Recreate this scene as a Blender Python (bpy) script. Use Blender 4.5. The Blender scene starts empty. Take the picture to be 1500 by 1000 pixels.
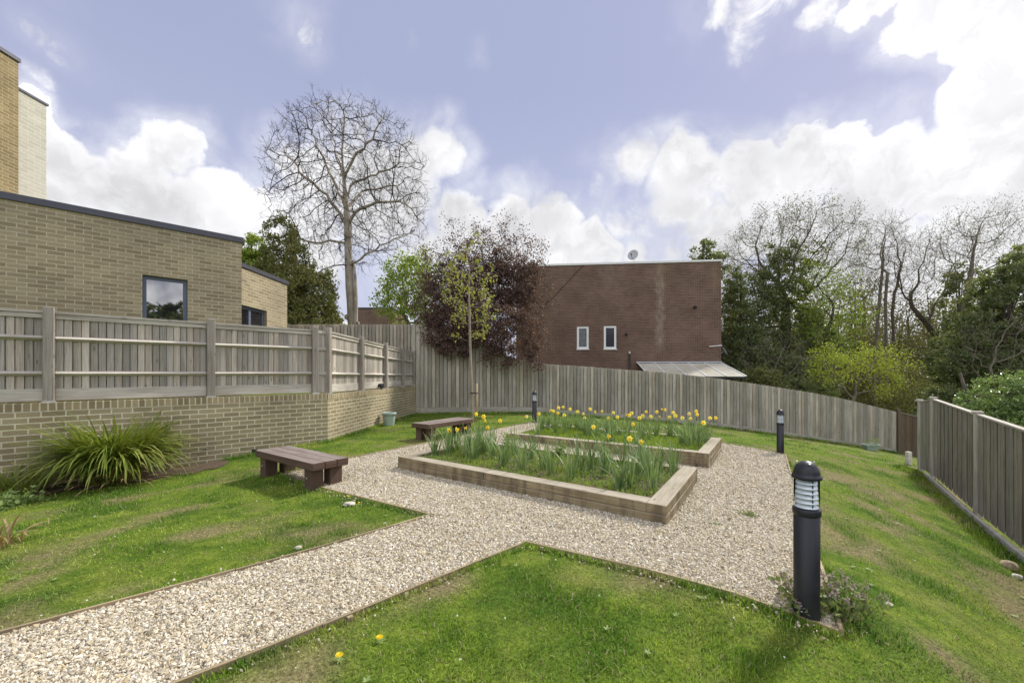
import bpy, bmesh, math, random
import numpy as np
from mathutils import Vector, Matrix

random.seed(7)
RNG = np.random.default_rng(11)
PI = math.pi
SC = bpy.context.scene
COL = SC.collection
EYE = 1.57          # camera height above the gravel
FPX = 615.0         # focal length in pixels of the 1500 px wide photograph
HOR = 546.0         # horizon row

# ------------------------------------------------------------------ survey helpers
def kx(px): return (px - 750.0) / FPX
def zat(py, Y): return EYE - (py - HOR) * Y / FPX
def at(px, py, Y): return Vector((kx(px) * Y, Y, zat(py, Y)))
def at_z(px, py, z):
    Y = (EYE - z) * FPX / (py - HOR)
    return Vector((kx(px) * Y, Y, z))
def on_line(px, p, d):
    k = kx(px)
    t = (k * p[1] - p[0]) / (d[0] - k * d[1])
    return t

# ------------------------------------------------------------------ terrain height (thin plate spline through surveyed spots)
CP = np.array([
    (-.88, 4.58, 0), (.125, 3.85, 0), (1.9, 2.7, 0), (1.6, 4.3, 0), (-1.9, 6.95, 0), (.7, 13.1, 0), (-2, 9.7, 0),
    (-3.68, 12.5, 0), (-3.69, 16.1, 0), (-4.2, 9.56, 0), (-3, 2.45, 0), (-1, 1.9, 0), (-6.1, 7.72, -.175), (-7.62, 6.25, -.2),
    (-2.8, 5.77, -.07), (-4.1, 6.7, -.1), (-3.5, 2.8, 0), (0, 0, 0), (-5, 0, 0), (.5, 1.5, 0), (-3.5, 6.6, -.03),
    (11, 11.3, -1.08), (7.56, 6.2, -1.15), (5.2, 2.7, -1.15), (3.6, 0, -1.1), (9.3, 8.8, -1.12),
    (2.3, 2.9, -.03), (6.05, 9.46, -.26), (4.2, 6.3, -.12), (3.5, 7.4, -.13), (2.7, 11.7, -.05),
    (1.35, 16.6, -.02), (4.05, 16.6, -.21), (8, 16.4, -.56), (10.6, 17.0, -.92), (12.8, 17.2, -1.24), (14.6, 17.6, -1.55),
    (16.9, 18.5, -1.96), (17.9, 18.6, -2.2), (9, 13, -.7), (14, 14.5, -1.55), (-9, 4, -.2), (-2, -6, 0), (6, -6, -1.3),
    (20, 10, -2.0), (26, 24, -3.2), (0, 26, -.2), (14, 28, -1.6), (-8, 26, 0), (22, 0, -2.2), (-12, 12, 0)], float)

def _tps_fit(cp):
    n = len(cp)
    d = np.linalg.norm(cp[:, None, :2] - cp[None, :, :2], axis=2)
    K = np.where(d > 0, d * d * np.log(d + 1e-12), 0) + np.eye(n) * .05
    Pm = np.c_[np.ones(n), cp[:, :2]]
    A = np.zeros((n + 3, n + 3)); A[:n, :n] = K; A[:n, n:] = Pm; A[n:, :n] = Pm.T
    return np.linalg.solve(A, np.r_[cp[:, 2], 0, 0, 0])
_W = _tps_fit(CP)
def gz_np(x, y):
    x = np.asarray(x, float); y = np.asarray(y, float)
    cx = np.clip(x, -12, 26); cy = np.clip(y, -6, 28)
    s = np.zeros(x.shape) + _W[-3] + _W[-2] * cx + _W[-1] * cy
    for (a, b, _), w in zip(CP, _W[:-3]):
        d2 = (cx - a) ** 2 + (cy - b) ** 2
        s = s + w * .5 * d2 * np.log(d2 + 1e-12)
    return np.clip(s, -3.6, .12)
def gz(x, y): return float(gz_np(np.array([x]), np.array([y]))[0])
def hit(px, py):
    """where the sight line of a spot in the photograph meets the ground"""
    Y = 1.0
    while Y < 40:
        if zat(py, Y) < gz(kx(px) * Y, Y): break
        Y += .05
    return Vector((kx(px) * Y, Y, gz(kx(px) * Y, Y)))

# ------------------------------------------------------------------ tagging
def tag(o, label=None, cat=None, group=None, kind=None):
    if label: o['label'] = label
    if cat: o['category'] = cat
    if group: o['group'] = group
    if kind: o['kind'] = kind
    return o
def thing(name, label, cat, loc=(0, 0, 0), rz=0, group=None):
    o = bpy.data.objects.new(name, None); COL.objects.link(o)
    o.location = loc; o.rotation_euler = (0, 0, rz); o.empty_display_size = .2
    return tag(o, label, cat, group)
def link(name, me, mat, parent=None):
    if mat is not None:
        for m in (mat if isinstance(mat, (list, tuple)) else [mat]): me.materials.append(m)
    o = bpy.data.objects.new(name, me); COL.objects.link(o)
    if parent is not None:
        o.parent = parent
    return o
def bevel(o, w=.004, seg=1):
    m = o.modifiers.new('bevel', 'BEVEL'); m.width = w; m.segments = seg; m.limit_method = 'ANGLE'; m.angle_limit = math.radians(40)
    return o
def copy_tree(o, parent=None):
    c = o.copy(); COL.objects.link(c); c.parent = parent
    for ch in [x for x in bpy.data.objects if x.parent == o]: copy_tree(ch, c)
    return c

# ------------------------------------------------------------------ mesh helpers
class MB:
    """collects shapes with UVs in metres, u along the grain"""
    def __init__(s): s.v = []; s.f = []; s.uv = []; s.sm = []; s.mi = []
    def face(s, pts, uvs=None, smooth=False, mi=0):
        i = len(s.v); s.v += [tuple(p) for p in pts]; s.f.append(tuple(range(i, i + len(pts))))
        s.uv += uvs if uvs else [(0, 0)] * len(pts); s.sm.append(smooth); s.mi.append(mi)
    def raw(s, verts, faces, smooth=False, mi=0, uv=None):
        i = len(s.v); s.v += [tuple(p) for p in verts]
        for f in faces:
            s.f.append(tuple(i + k for k in f)); s.sm.append(smooth); s.mi.append(mi)
            s.uv += [uv[k] for k in f] if uv else [(verts[k][0], verts[k][2]) for k in f]
    def box(s, o, ax, ay, az, grain=0, jitter=True, mi=0):
        """box from corner o spanned by the vectors ax, ay, az"""
        o = Vector(o); A = [Vector(ax), Vector(ay), Vector(az)]
        L = [a.length for a in A]
        P = lambda i, j, k: o + A[0] * i + A[1] * j + A[2] * k
        idx = [(i, j, k) for k in (0, 1) for j in (0, 1) for i in (0, 1)]
        base = len(s.v); s.v += [tuple(P(*t)) for t in idx]
        ou, ov = (random.uniform(0, 50), random.uniform(0, 50)) if jitter else (0, 0)
        flip = A[0].cross(A[1]).dot(A[2]) < 0
        for f, n in (((0, 2, 3, 1), 2), ((4, 5, 7, 6), 2), ((0, 1, 5, 4), 1), ((2, 6, 7, 3), 1), ((0, 4, 6, 2), 0), ((1, 3, 7, 5), 0)):
            ff = f[::-1] if flip else f
            s.f.append(tuple(base + k for k in ff)); s.sm.append(False); s.mi.append(mi)
            oth = [a for a in range(3) if a != n]
            ua, va = (grain, [a for a in oth if a != grain][0]) if n != grain else oth
            for k in ff:
                c = idx[k]; s.uv.append((ou + c[ua] * L[ua] * (1 if n != grain else .12), ov + n * .37 + c[va] * L[va]))
    def tube(s, pts, rad, k=6, cap=True, smooth=True, mi=0):
        pts = [Vector(p) for p in pts]; n = len(pts)
        if not hasattr(rad, '__len__'): rad = [rad] * n
        ref = None; base = len(s.v); ln = 0
        for i, p in enumerate(pts):
            t = (pts[min(i + 1, n - 1)] - pts[max(i - 1, 0)])
            t = t.normalized() if t.length > 1e-9 else Vector((0, 0, 1))
            if ref is None: ref = Vector((1, 0, 0)) if abs(t.x) < .8 else Vector((0, 1, 0))
            a = (ref - t * ref.dot(t)).normalized(); ref = a; b = t.cross(a)
            for q in range(k):
                w = 2 * PI * q / k
                s.v.append(tuple(p + (a * math.cos(w) + b * math.sin(w)) * rad[i]))
        for i in range(n - 1):
            d = (pts[i + 1] - pts[i]).length
            for q in range(k):
                q2 = (q + 1) % k
                s.f.append((base + i * k + q, base + i * k + q2, base + (i + 1) * k + q2, base + (i + 1) * k + q)); s.sm.append(smooth); s.mi.append(mi)
                c0 = q * rad[i] * 6.28 / k; c1 = (q + 1) * rad[i] * 6.28 / k
                s.uv += [(ln, c0), (ln, c1), (ln + d, c1), (ln + d, c0)]
            ln += d
        if cap:
            for r, rev in ((0, True), (n - 1, False)):
                f = [base + r * k + q for q in range(k)]
                s.f.append(tuple(f[::-1] if rev else f)); s.sm.append(False); s.mi.append(mi)
                s.uv += [(0, 0)] * k
    def lathe(s, prof, k=24, c=(0, 0, 0), smooth=True, mi=0, closed_top=True):
        base = len(s.v); n = len(prof)
        for r, z in prof:
            for q in range(k):
                w = 2 * PI * q / k; s.v.append((c[0] + r * math.cos(w), c[1] + r * math.sin(w), c[2] + z))
        for i in range(n - 1):
            for q in range(k):
                q2 = (q + 1) % k
                s.f.append((base + i * k + q, base + i * k + q2, base + (i + 1) * k + q2, base + (i + 1) * k + q)); s.sm.append(smooth); s.mi.append(mi)
                s.uv += [(q / k, prof[i][1]), ((q + 1) / k, prof[i][1]), ((q + 1) / k, prof[i + 1][1]), (q / k, prof[i + 1][1])]
        s.f.append(tuple(base + q for q in range(k))[::-1]); s.sm.append(False); s.mi.append(mi); s.uv += [(0, 0)] * k
        if closed_top:
            s.f.append(tuple(base + (n - 1) * k + q for q in range(k))); s.sm.append(False); s.mi.append(mi); s.uv += [(0, 0)] * k
    def build(s, name, mat, parent=None):
        me = bpy.data.meshes.new(name); me.from_pydata(s.v, [], s.f)
        uvl = me.uv_layers.new(name='UVMap'); uvl.data.foreach_set('uv', np.array(s.uv, np.float32).ravel())
        me.polygons.foreach_set('use_smooth', s.sm); me.polygons.foreach_set('material_index', s.mi); me.update()
        return link(name, me, mat, parent)

def np_mesh(name, V, F, mat, parent=None, smooth=False):
    """V (n,3), F (m,k) with every face of the same size"""
    V = np.ascontiguousarray(V, np.float32); F = np.ascontiguousarray(F, np.int32)
    me = bpy.data.meshes.new(name); m, k = F.shape
    me.vertices.add(len(V)); me.vertices.foreach_set('co', V.ravel())
    me.loops.add(m * k); me.loops.foreach_set('vertex_index', F.ravel())
    me.polygons.add(m); me.polygons.foreach_set('loop_start', np.arange(0, m * k, k, dtype=np.int32))
    me.polygons.foreach_set('loop_total', np.full(m, k, np.int32))
    me.polygons.foreach_set('use_smooth', np.full(m, smooth))
    me.update(calc_edges=True)
    return link(name, me, mat, parent)

def unit(a): return a / np.maximum(np.linalg.norm(a, axis=-1, keepdims=True), 1e-9)
def leaf_arrays(C, size, wid=.55, rng=RNG, droop=0., up=0., cup=.18):
    """pointed four corner leaves at the points C, slightly folded along the middle (two triangles)"""
    n = len(C); d = rng.normal(size=(n, 3)); d[:, 2] += -droop + up; d = unit(d)
    s = unit(np.cross(d, rng.normal(size=(n, 3)))); nn = np.cross(d, s)
    L = (size * rng.uniform(.6, 1.35, n))[:, None]
    b = C - d * L * .5; t = C + d * L * .5
    l = C + s * L * wid * .5 + nn * L * cup; r = C - s * L * wid * .5 + nn * L * cup
    V = np.stack([b, l, t, r], 1).reshape(-1, 3); i = np.arange(n)[:, None] * 4
    F = np.concatenate([i + np.array([[0, 2, 1]]), i + np.array([[0, 3, 2]])], 0)
    return V, F
def merge(parts):
    Vs, Fs, o = [], [], 0
    for V, F in parts: Vs.append(V); Fs.append(F + o); o += len(V)
    return np.concatenate(Vs), np.concatenate(Fs)

# ------------------------------------------------------------------ material helpers
class G:
    def __init__(s, nt): s.t = nt
    def n(s, typ, _out=0, _a=None, **kw):
        nd = s.t.nodes.new(typ)
        if _a:
            for k, v in _a.items(): setattr(nd, k, v)
        for k, v in kw.items():
            key = int(k[1:]) if k[0] == 'i' and k[1:].isdigit() else k.replace('_', ' ')
            s.put(nd.inputs[key], v)
        return nd.outputs[_out]
    def put(s, sock, v):
        if isinstance(v, bpy.types.NodeSocket): s.t.links.new(v, sock)
        else:
            if hasattr(sock.default_value, '__len__') and hasattr(v, '__len__') and len(v) == 3 and len(sock.default_value) == 4: v = (*v, 1)
            sock.default_value = v
    def math(s, op, a, b=None, c=None, clamp=False):
        kw = {'i0': a}
        if b is not None: kw['i1'] = b
        if c is not None: kw['i2'] = c
        return s.n('ShaderNodeMath', _a={'operation': op, 'use_clamp': clamp}, **kw)
    def vmath(s, op, a, b=None, out=0, scale=None):
        kw = {'i0': a}
        if b is not None: kw['i1'] = b
        if scale is not None: kw['Scale'] = scale
        return s.n('ShaderNodeVectorMath', _out=out, _a={'operation': op}, **kw)
    def mix(s, f, a, b, mode='MIX'):
        nd = s.t.nodes.new('ShaderNodeMix'); nd.data_type = 'RGBA'; nd.blend_type = mode
        s.put(nd.inputs[0], f); s.put(nd.inputs[6], a); s.put(nd.inputs[7], b)
        return nd.outputs[2]
    def fmix(s, f, a, b):
        nd = s.t.nodes.new('ShaderNodeMix'); s.put(nd.inputs[0], f); s.put(nd.inputs[2], a); s.put(nd.inputs[3], b); return nd.outputs[0]
    def ramp(s, f, stops, interp='LINEAR'):
        nd = s.t.nodes.new('ShaderNodeValToRGB'); s.put(nd.inputs[0], f); cr = nd.color_ramp; cr.interpolation = interp
        while len(cr.elements) < len(stops): cr.elements.new(.5)
        for e, (p, c) in zip(cr.elements, stops):
            e.position = p; e.color = (*c, 1) if hasattr(c, '__len__') else (c, c, c, 1)
        return nd.outputs[0]
    def mr(s, v, a, b, c=0., d=1., smooth=False):
        return s.n('ShaderNodeMapRange', _a={'interpolation_type': 'SMOOTHSTEP' if smooth else 'LINEAR'}, i0=v, i1=a, i2=b, i3=c, i4=d)
    def noise(s, vec, scale, detail=3., rough=.55, out=0, dist=0.):
        return s.n('ShaderNodeTexNoise', _out=out, Vector=vec, Scale=scale, Detail=detail, Roughness=rough, Distortion=dist)
    def map(s, vec, scale=(1, 1, 1), loc=(0, 0, 0), rot=(0, 0, 0)):
        return s.n('ShaderNodeMapping', Vector=vec, Location=loc, Rotation=rot, Scale=scale)
    def pos(s): return s.n('ShaderNodeNewGeometry', _out=0)
    def island(s): return s.n('ShaderNodeNewGeometry', _out='Random Per Island')
    def uv(s): return s.n('ShaderNodeTexCoord', _out='UV')
    def obj(s): return s.n('ShaderNodeTexCoord', _out='Object')
    def bump(s, h, strength=.5, dist=.01): return s.n('ShaderNodeBump', Strength=strength, Distance=dist, Height=h)
def material(name, fn):
    m = bpy.data.materials.new(name); m.use_nodes = True; nt = m.node_tree; nt.nodes.clear()
    g = G(nt); out = nt.nodes.new('ShaderNodeOutputMaterial'); fn(g, out); return m
def principled(g, out, color, rough=.7, normal=None, metal=0., spec=.3, **kw):
    b = g.t.nodes.new('ShaderNodeBsdfPrincipled'); g.put(b.inputs['Base Color'], color); g.put(b.inputs['Roughness'], rough)
    b.inputs['Metallic'].default_value = metal; b.inputs['Specular IOR Level'].default_value = spec
    if normal is not None: g.put(b.inputs['Normal'], normal)
    for k, v in kw.items(): g.put(b.inputs[k.replace('_', ' ')], v)
    g.t.links.new(b.outputs[0], out.inputs[0]); return b
def plain(name, c, rough=.6, metal=0., spec=.3, var=.12, sc=8.):
    def fn(g, out):
        nz = g.noise(g.obj(), sc, 4.)
        col = g.mix(1., c, g.ramp(nz, [(.3, 1 - var), (.7, 1 + var)]), 'MULTIPLY')
        principled(g, out, col, g.mr(nz, .3, .7, rough - .08, rough + .08), g.bump(g.noise(g.obj(), sc * 14, 3.), .12, .003), metal, spec)
    return material(name, fn)
def wood(name, light, dark, rnd=.5, green=0., knots=True, bumps=.5, stain=0.):
    def fn(g, out):
        uv = g.uv(); isl = g.island()
        gr = g.noise(g.map(uv, (2.2, 55, 1)), 1., 5., .6, dist=.6)
        lg = g.noise(g.map(uv, (.9, 5, 1)), 1., 3., .5)
        fac = g.math('ADD', g.math('MULTIPLY', gr, .75), g.math('MULTIPLY', lg, .45))
        col = g.mix(g.mr(fac, .42, .80), dark, light)
        v = g.mr(isl, 0, 1, 1 - rnd * .5, 1 + rnd * .5)
        col = g.mix(1., col, g.n('ShaderNodeCombineColor', i0=v, i1=v, i2=v), 'MULTIPLY')
        warm = g.math('FRACT', g.math('MULTIPLY', isl, 17.3))
        col = g.mix(g.mr(warm, .5, 1, 0, .3), col, g.mix(1., col, (1.12, .93, .72), 'MULTIPLY'))
        if knots:
            vo = g.n('ShaderNodeTexVoronoi', _out='Distance', Vector=g.map(uv, (2.6, 8.5, 1)), Scale=1., Randomness=1.)
            col = g.mix(g.mr(vo, .05, .13, .75, 0), col, [c * .38 for c in dark])
        if green:
            mz = g.noise(g.pos(), 1.9, 4.)
            col = g.mix(g.mr(mz, .48, .72, 0, green), col, (.105, .115, .045))
        if stain:
            sn = g.noise(g.map(g.pos(), (7, 7, 1.2)), 1., 4., .6); col = g.mix(g.mr(sn, .46, .62, 0, stain), col, (.075, .058, .038))
        wet = g.noise(g.pos(), .8, 4.)
        col = g.mix(g.mr(wet, .5, .75, 0, .35), col, g.mix(1., col, (.62, .6, .58), 'MULTIPLY'))
        principled(g, out, col, g.mr(gr, .3, .7, .72, .92), g.bump(fac, bumps, .006), spec=.2)
    return material(name, fn)
def brick(name, c1, c2, mortar, w=.264, h=.0885, ms=.011, offset=.5, bias=0., streaks=(), soil=.25):
    def fn(g, out):
        uv = g.uv()
        wob = g.vmath('ADD', uv, g.vmath('SCALE', g.vmath('SUBTRACT', g.noise(uv, 9., 2., out=1), (.5, .5, .5)), scale=.006))
        nd = g.t.nodes.new('ShaderNodeTexBrick'); nd.offset = offset; nd.offset_frequency = 2
        for k, v in dict(Vector=wob, Color1=c1, Color2=c2, Mortar=mortar, Scale=1., Mortar_Size=ms, Mortar_Smooth=.25, Bias=bias, Brick_Width=w, Row_Height=h).items():
            g.put(nd.inputs[k.replace('_', ' ')], v)
        col, fac = nd.outputs[0], nd.outputs[1]
        nf = g.noise(uv, 55., 4., .7); nl = g.noise(uv, .9, 5., .6)
        col = g.mix(1., col, g.ramp(nf, [(.25, .78), (.75, 1.2)]), 'MULTIPLY')
        col = g.mix(1., col, g.ramp(nl, [(.3, 1 - soil), (.7, 1 + soil * .6)]), 'MULTIPLY')
        sp = g.n('ShaderNodeSeparateXYZ', _out=0, Vector=uv)
        spv = [x for x in g.t.nodes if x.type == 'SEPXYZ'][-1].outputs[1]
        for (u0, hw, v0, v1, amt, tint) in streaks:
            du = g.math('ABSOLUTE', g.math('SUBTRACT', g.math('ADD', sp, g.math('MULTIPLY', g.math('SUBTRACT', g.noise(g.map(uv, (1, 1.6, 1)), 2.5, 3.), .5), hw * 1.6)), u0))
            m = g.math('MULTIPLY', g.mr(du, hw * .1, hw, 1, 0, True), g.math('MULTIPLY', g.mr(spv, v0, v0 + .8, 0, 1), g.mr(spv, v1 - .4, v1, 1, .6)))
            m = g.math('MULTIPLY', m, g.mr(g.noise(g.map(uv, (9, 2.2, 1)), 1., 4.), .35, .65, .15, 1))
            col = g.mix(g.math('MULTIPLY', m, amt), col, tint)
        hgt = g.math('ADD', g.math('MULTIPLY', fac, -1.), g.math('MULTIPLY', nf, .35))
        principled(g, out, col, .9, g.bump(hgt, .7, .008), spec=.15)
    return material(name, fn)
def leafmat(name, stops, trans=.35, rough=.55, spec=.25):
    """stops: colours chosen leaf by leaf, with larger drifts through the crown"""
    def fn(g, out):
        isl = g.island(); nz = g.noise(g.pos(), 1.1, 3.)
        f = g.math('ADD', g.math('MULTIPLY', isl, .7), g.math('MULTIPLY', g.mr(nz, .3, .7), .3))
        col = g.ramp(f, [(i / (len(stops) - 1), c) for i, c in enumerate(stops)])
        b = g.t.nodes.new('ShaderNodeBsdfPrincipled'); g.put(b.inputs['Base Color'], col); b.inputs['Roughness'].default_value = rough; b.inputs['Specular IOR Level'].default_value = spec
        tr = g.n('ShaderNodeBsdfTranslucent', Color=g.mix(1., col, (1.35, 1.3, .7), 'MULTIPLY'))
        mx = g.t.nodes.new('ShaderNodeMixShader'); mx.inputs[0].default_value = trans
        g.t.links.new(b.outputs[0], mx.inputs[1]); g.t.links.new(tr, mx.inputs[2]); g.t.links.new(mx.outputs[0], out.inputs[0])
    return material(name, fn)
def barkmat(name, a, b, sc=3.):
    def fn(g, out):
        p = g.obj(); nz = g.noise(g.map(p, (1, 1, .35)), sc * 3, 5., .65); bl = g.noise(p, sc * .6, 3.)
        col = g.mix(g.mr(g.math('ADD', g.math('MULTIPLY', nz, .6), g.math('MULTIPLY', bl, .5)), .4, .7), a, b)
        principled(g, out, col, .9, g.bump(nz, .6, .02), spec=.15)
    return material(name, fn)

M = {}
M['fence'] = wood('weathered_fence', (.57, .535, .47), (.27, .24, .20), .55)
M['fence_post'] = wood('weathered_post', (.36, .325, .28), (.165, .145, .12), .4)
M['fence_back'] = wood('weathered_back_fence', (.51, .48, .41), (.245, .22, .18), .55, green=.2)
M['fence_right'] = wood('dark_weathered_fence', (.42, .39, .335), (.215, .195, .16), .22, green=.2)
M['fence_dark'] = wood('brown_stained_fence', (.21, .16, .11), (.10, .075, .05), .3)
M['sleeper'] = wood('sleeper_oak', (.42, .345, .215), (.185, .14, .078), .4, green=.4, bumps=.6, stain=.6)
M['sleeper_top'] = wood('weathered_sleeper_top', (.50, .45, .35), (.25, .215, .155), .35, green=.2, bumps=.6)
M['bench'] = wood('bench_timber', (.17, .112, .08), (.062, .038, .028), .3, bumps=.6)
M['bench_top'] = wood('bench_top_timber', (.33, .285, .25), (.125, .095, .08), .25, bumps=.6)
M['edging'] = wood('path_edging', (.42, .34, .22), (.19, .145, .09), .3, green=.3)
M['stake'] = wood('stake_timber', (.50, .38, .21), (.28, .2, .11), .2, knots=False)
M['brick_buff'] = brick('buff_brick', (.36, .300, .190), (.22, .175, .105), (.50, .45, .33), soil=.18, ms=.009, bias=-.25)
M['brick_wall'] = brick('garden_wall_brick', (.36, .30, .18), (.25, .205, .125), (.60, .55, .40), soil=.25)
M['brick_edge'] = brick('brick_on_edge', (.37, .30, .175), (.22, .18, .105), (.58, .52, .37), w=.0885, h=.4, offset=0., soil=.25)
M['brick_pale'] = brick('pale_brick', (.52, .50, .41), (.44, .425, .34), (.6, .58, .48), w=.3, h=.11, soil=.08)
M['brick_brown'] = brick('brown_brick', (.32, .245, .125), (.235, .175, .085), (.42, .36, .22), soil=.2)
M['charcoal'] = plain('charcoal_paint', (.018, .018, .024), .42, 0., .45, .1)
M['coping'] = plain('coping_metal', (.075, .075, .092), .45, .3, .4)
M['white_trim'] = plain('white_trim', (.72, .72, .70), .5, var=.06)
M['upvc'] = plain('white_frame', (.82, .82, .80), .35, var=.03)
M['window_frame'] = plain('grey_window_frame', (.13, .15, .21), .4, var=.05)
M['dark_metal'] = plain('dark_metal', (.04, .04, .042), .5, .5)
M['steel'] = plain('pale_steel', (.55, .55, .53), .4, .6)
M['dish'] = plain('dish_grey', (.42, .43, .45), .5)
M['pot'] = plain('sage_plastic', (.34, .41, .36), .5, var=.1, sc=4.)
M['stone'] = plain('pale_stone', (.46, .42, .34), .85, var=.25, sc=30.)
M['tan_stone'] = plain('tan_stone', (.34, .27, .17), .9, var=.4, sc=22.)
M['soil'] = plain('soil', (.085, .060, .040), .95, var=.45, sc=22.)
M['concrete'] = plain('concrete', (.56, .52, .44), .9, var=.25, sc=10.)

def _glass(g, out):
    principled(g, out, (.012, .014, .018), .02, None, 0., .5, IOR=3.0)
M['glass'] = material('window_glass', _glass)
M['glass_dark'] = material('dark_glass', lambda g, out: principled(g, out, (.02, .022, .026), .05, None, 0., .4))
M['frosted'] = material('frosted_glass', lambda g, out: principled(g, out, g.mix(g.mr(g.noise(g.pos(), 9., 5., .7), .35, .65), (.06, .07, .075), (.20, .22, .225)), .25, None, 0., .4))
def _clear(g, out):
    b = principled(g, out, (.9, .95, .97), .05, None, 0., .5, Transmission_Weight=1.0, IOR=1.05)
M['lens'] = material('clear_lens', _clear)
M['louvre'] = plain('polished_louvre', (.92, .92, .93), .35, .25, .5, .03)
def _poly(g, out):
    uv = g.pos(); nz = g.noise(uv, 1.4, 4.)
    col = g.mix(g.mr(nz, .4, .7), (.56, .54, .45), (.45, .40, .28))
    principled(g, out, col, .4, None, 0., .4)
M['poly'] = material('aged_polycarbonate', _poly)

# lawn ground
def _lawn(g, out):
    p = g.pos()
    a = g.noise(p, .9, 5., .6); b = g.noise(p, 4.5, 5., .65); c = g.noise(p, 38., 4., .7)
    col = g.mix(g.mr(b, .35, .68), (.075, .130, .014), (.17, .22, .030))
    col = g.mix(g.mr(a, .50, .70, 0, .75), col, (.185, .185, .050))
    at_ = lambda nm: g.n('ShaderNodeAttribute', _out='Fac', _a={'attribute_name': nm})
    col = g.mix(g.math('MULTIPLY', at_('lush'), .7), col, (.05, .10, .012))
    col = g.mix(g.math('MULTIPLY', at_('patch'), .85), col, g.mix(g.mr(c, .35, .65), (.15, .115, .065), (.27, .22, .12)))
    col = g.mix(1., col, g.ramp(c, [(.25, .45), (.75, 1.45)]), 'MULTIPLY')
    principled(g, out, col, .95, g.bump(g.math('ADD', c, b), .9, .03), spec=.1)
M['lawn'] = material('lawn_ground', _lawn)
def _blade(g, out):
    p = g.pos(); isl = g.island()
    a = g.noise(p, .9, 5., .6); b = g.noise(p, 4.5, 5., .65)
    col = g.mix(g.mr(b, .35, .68), (.15, .27, .028), (.31, .42, .055))
    col = g.mix(g.mr(a, .50, .72, 0, .75), col, (.42, .45, .10))
    at_ = lambda nm: g.n('ShaderNodeAttribute', _out='Fac', _a={'attribute_name': nm})
    col = g.mix(g.math('MULTIPLY', at_('lush'), .8), col, (.085, .19, .018))
    col = g.mix(g.math('MULTIPLY', at_('patch'), .6), col, (.38, .34, .15))
    col = g.mix(1., col, g.ramp(isl, [(0, .55), (1, 1.5)]), 'MULTIPLY')
    dry = g.math('GREATER_THAN', g.math('FRACT', g.math('MULTIPLY', isl, 23.7)), .93)
    col = g.mix(dry, col, (.40, .36, .20))
    bb = g.t.nodes.new('ShaderNodeBsdfPrincipled'); g.put(bb.inputs['Base Color'], col); bb.inputs['Roughness'].default_value = .6; bb.inputs['Specular IOR Level'].default_value = .2
    tr = g.n('ShaderNodeBsdfTranslucent', Color=col); mx = g.t.nodes.new('ShaderNodeMixShader'); mx.inputs[0].default_value = .35
    g.t.links.new(bb.outputs[0], mx.inputs[1]); g.t.links.new(tr, mx.inputs[2]); g.t.links.new(mx.outputs[0], out.inputs[0])
M['blade'] = material('grass_blade', _blade)
PEB = [(0, (.52, .465, .345)), (.16, (.69, .635, .515)), (.30, (.44, .35, .20)), (.40, (.58, .515, .38)), (.52, (.76, .725, .63)), (.64, (.21, .17, .115)), (.72, (.49, .415, .265)), (.80, (.67, .61, .495)), (.90, (.31, .275, .21)), (1, (.61, .555, .435))]
def _gravel(g, out):
    p = g.pos()
    nd = g.t.nodes.new('ShaderNodeTexVoronoi'); nd.voronoi_dimensions = '2D'; g.put(nd.inputs['Vector'], p); nd.inputs['Scale'].default_value = 44.
    cell = g.n('ShaderNodeSeparateColor', Color=nd.outputs['Color'])
    col = g.ramp(cell, PEB); d = nd.outputs['Distance']
    col = g.mix(1., col, g.ramp(g.noise(p, 3.2, 4.), [(.3, .84), (.7, 1.06)]), 'MULTIPLY')
    col = g.mix(g.mr(d, .45, .75, 0, .5), col, (.13, .10, .07))
    principled(g, out, col, .85, g.bump(g.mr(d, 0, .8, 1, 0), 1., .012), spec=.25)
M['gravel'] = material('gravel_bed', _gravel)
def _pebble(g, out):
    isl = g.island(); col = g.ramp(isl, PEB)
    col = g.mix(1., col, g.ramp(g.noise(g.pos(), 150., 3.), [(.3, .8), (.7, 1.15)]), 'MULTIPLY')
    col = g.mix(g.mr(g.noise(g.pos(), 1.3, 5., .65), .45, .72, 0, .35), col, g.mix(1., col, (.76, .72, .62), 'MULTIPLY'))
    principled(g, out, col, .75, None, spec=.3)
M['pebble'] = material('pebbles', _pebble)

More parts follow.
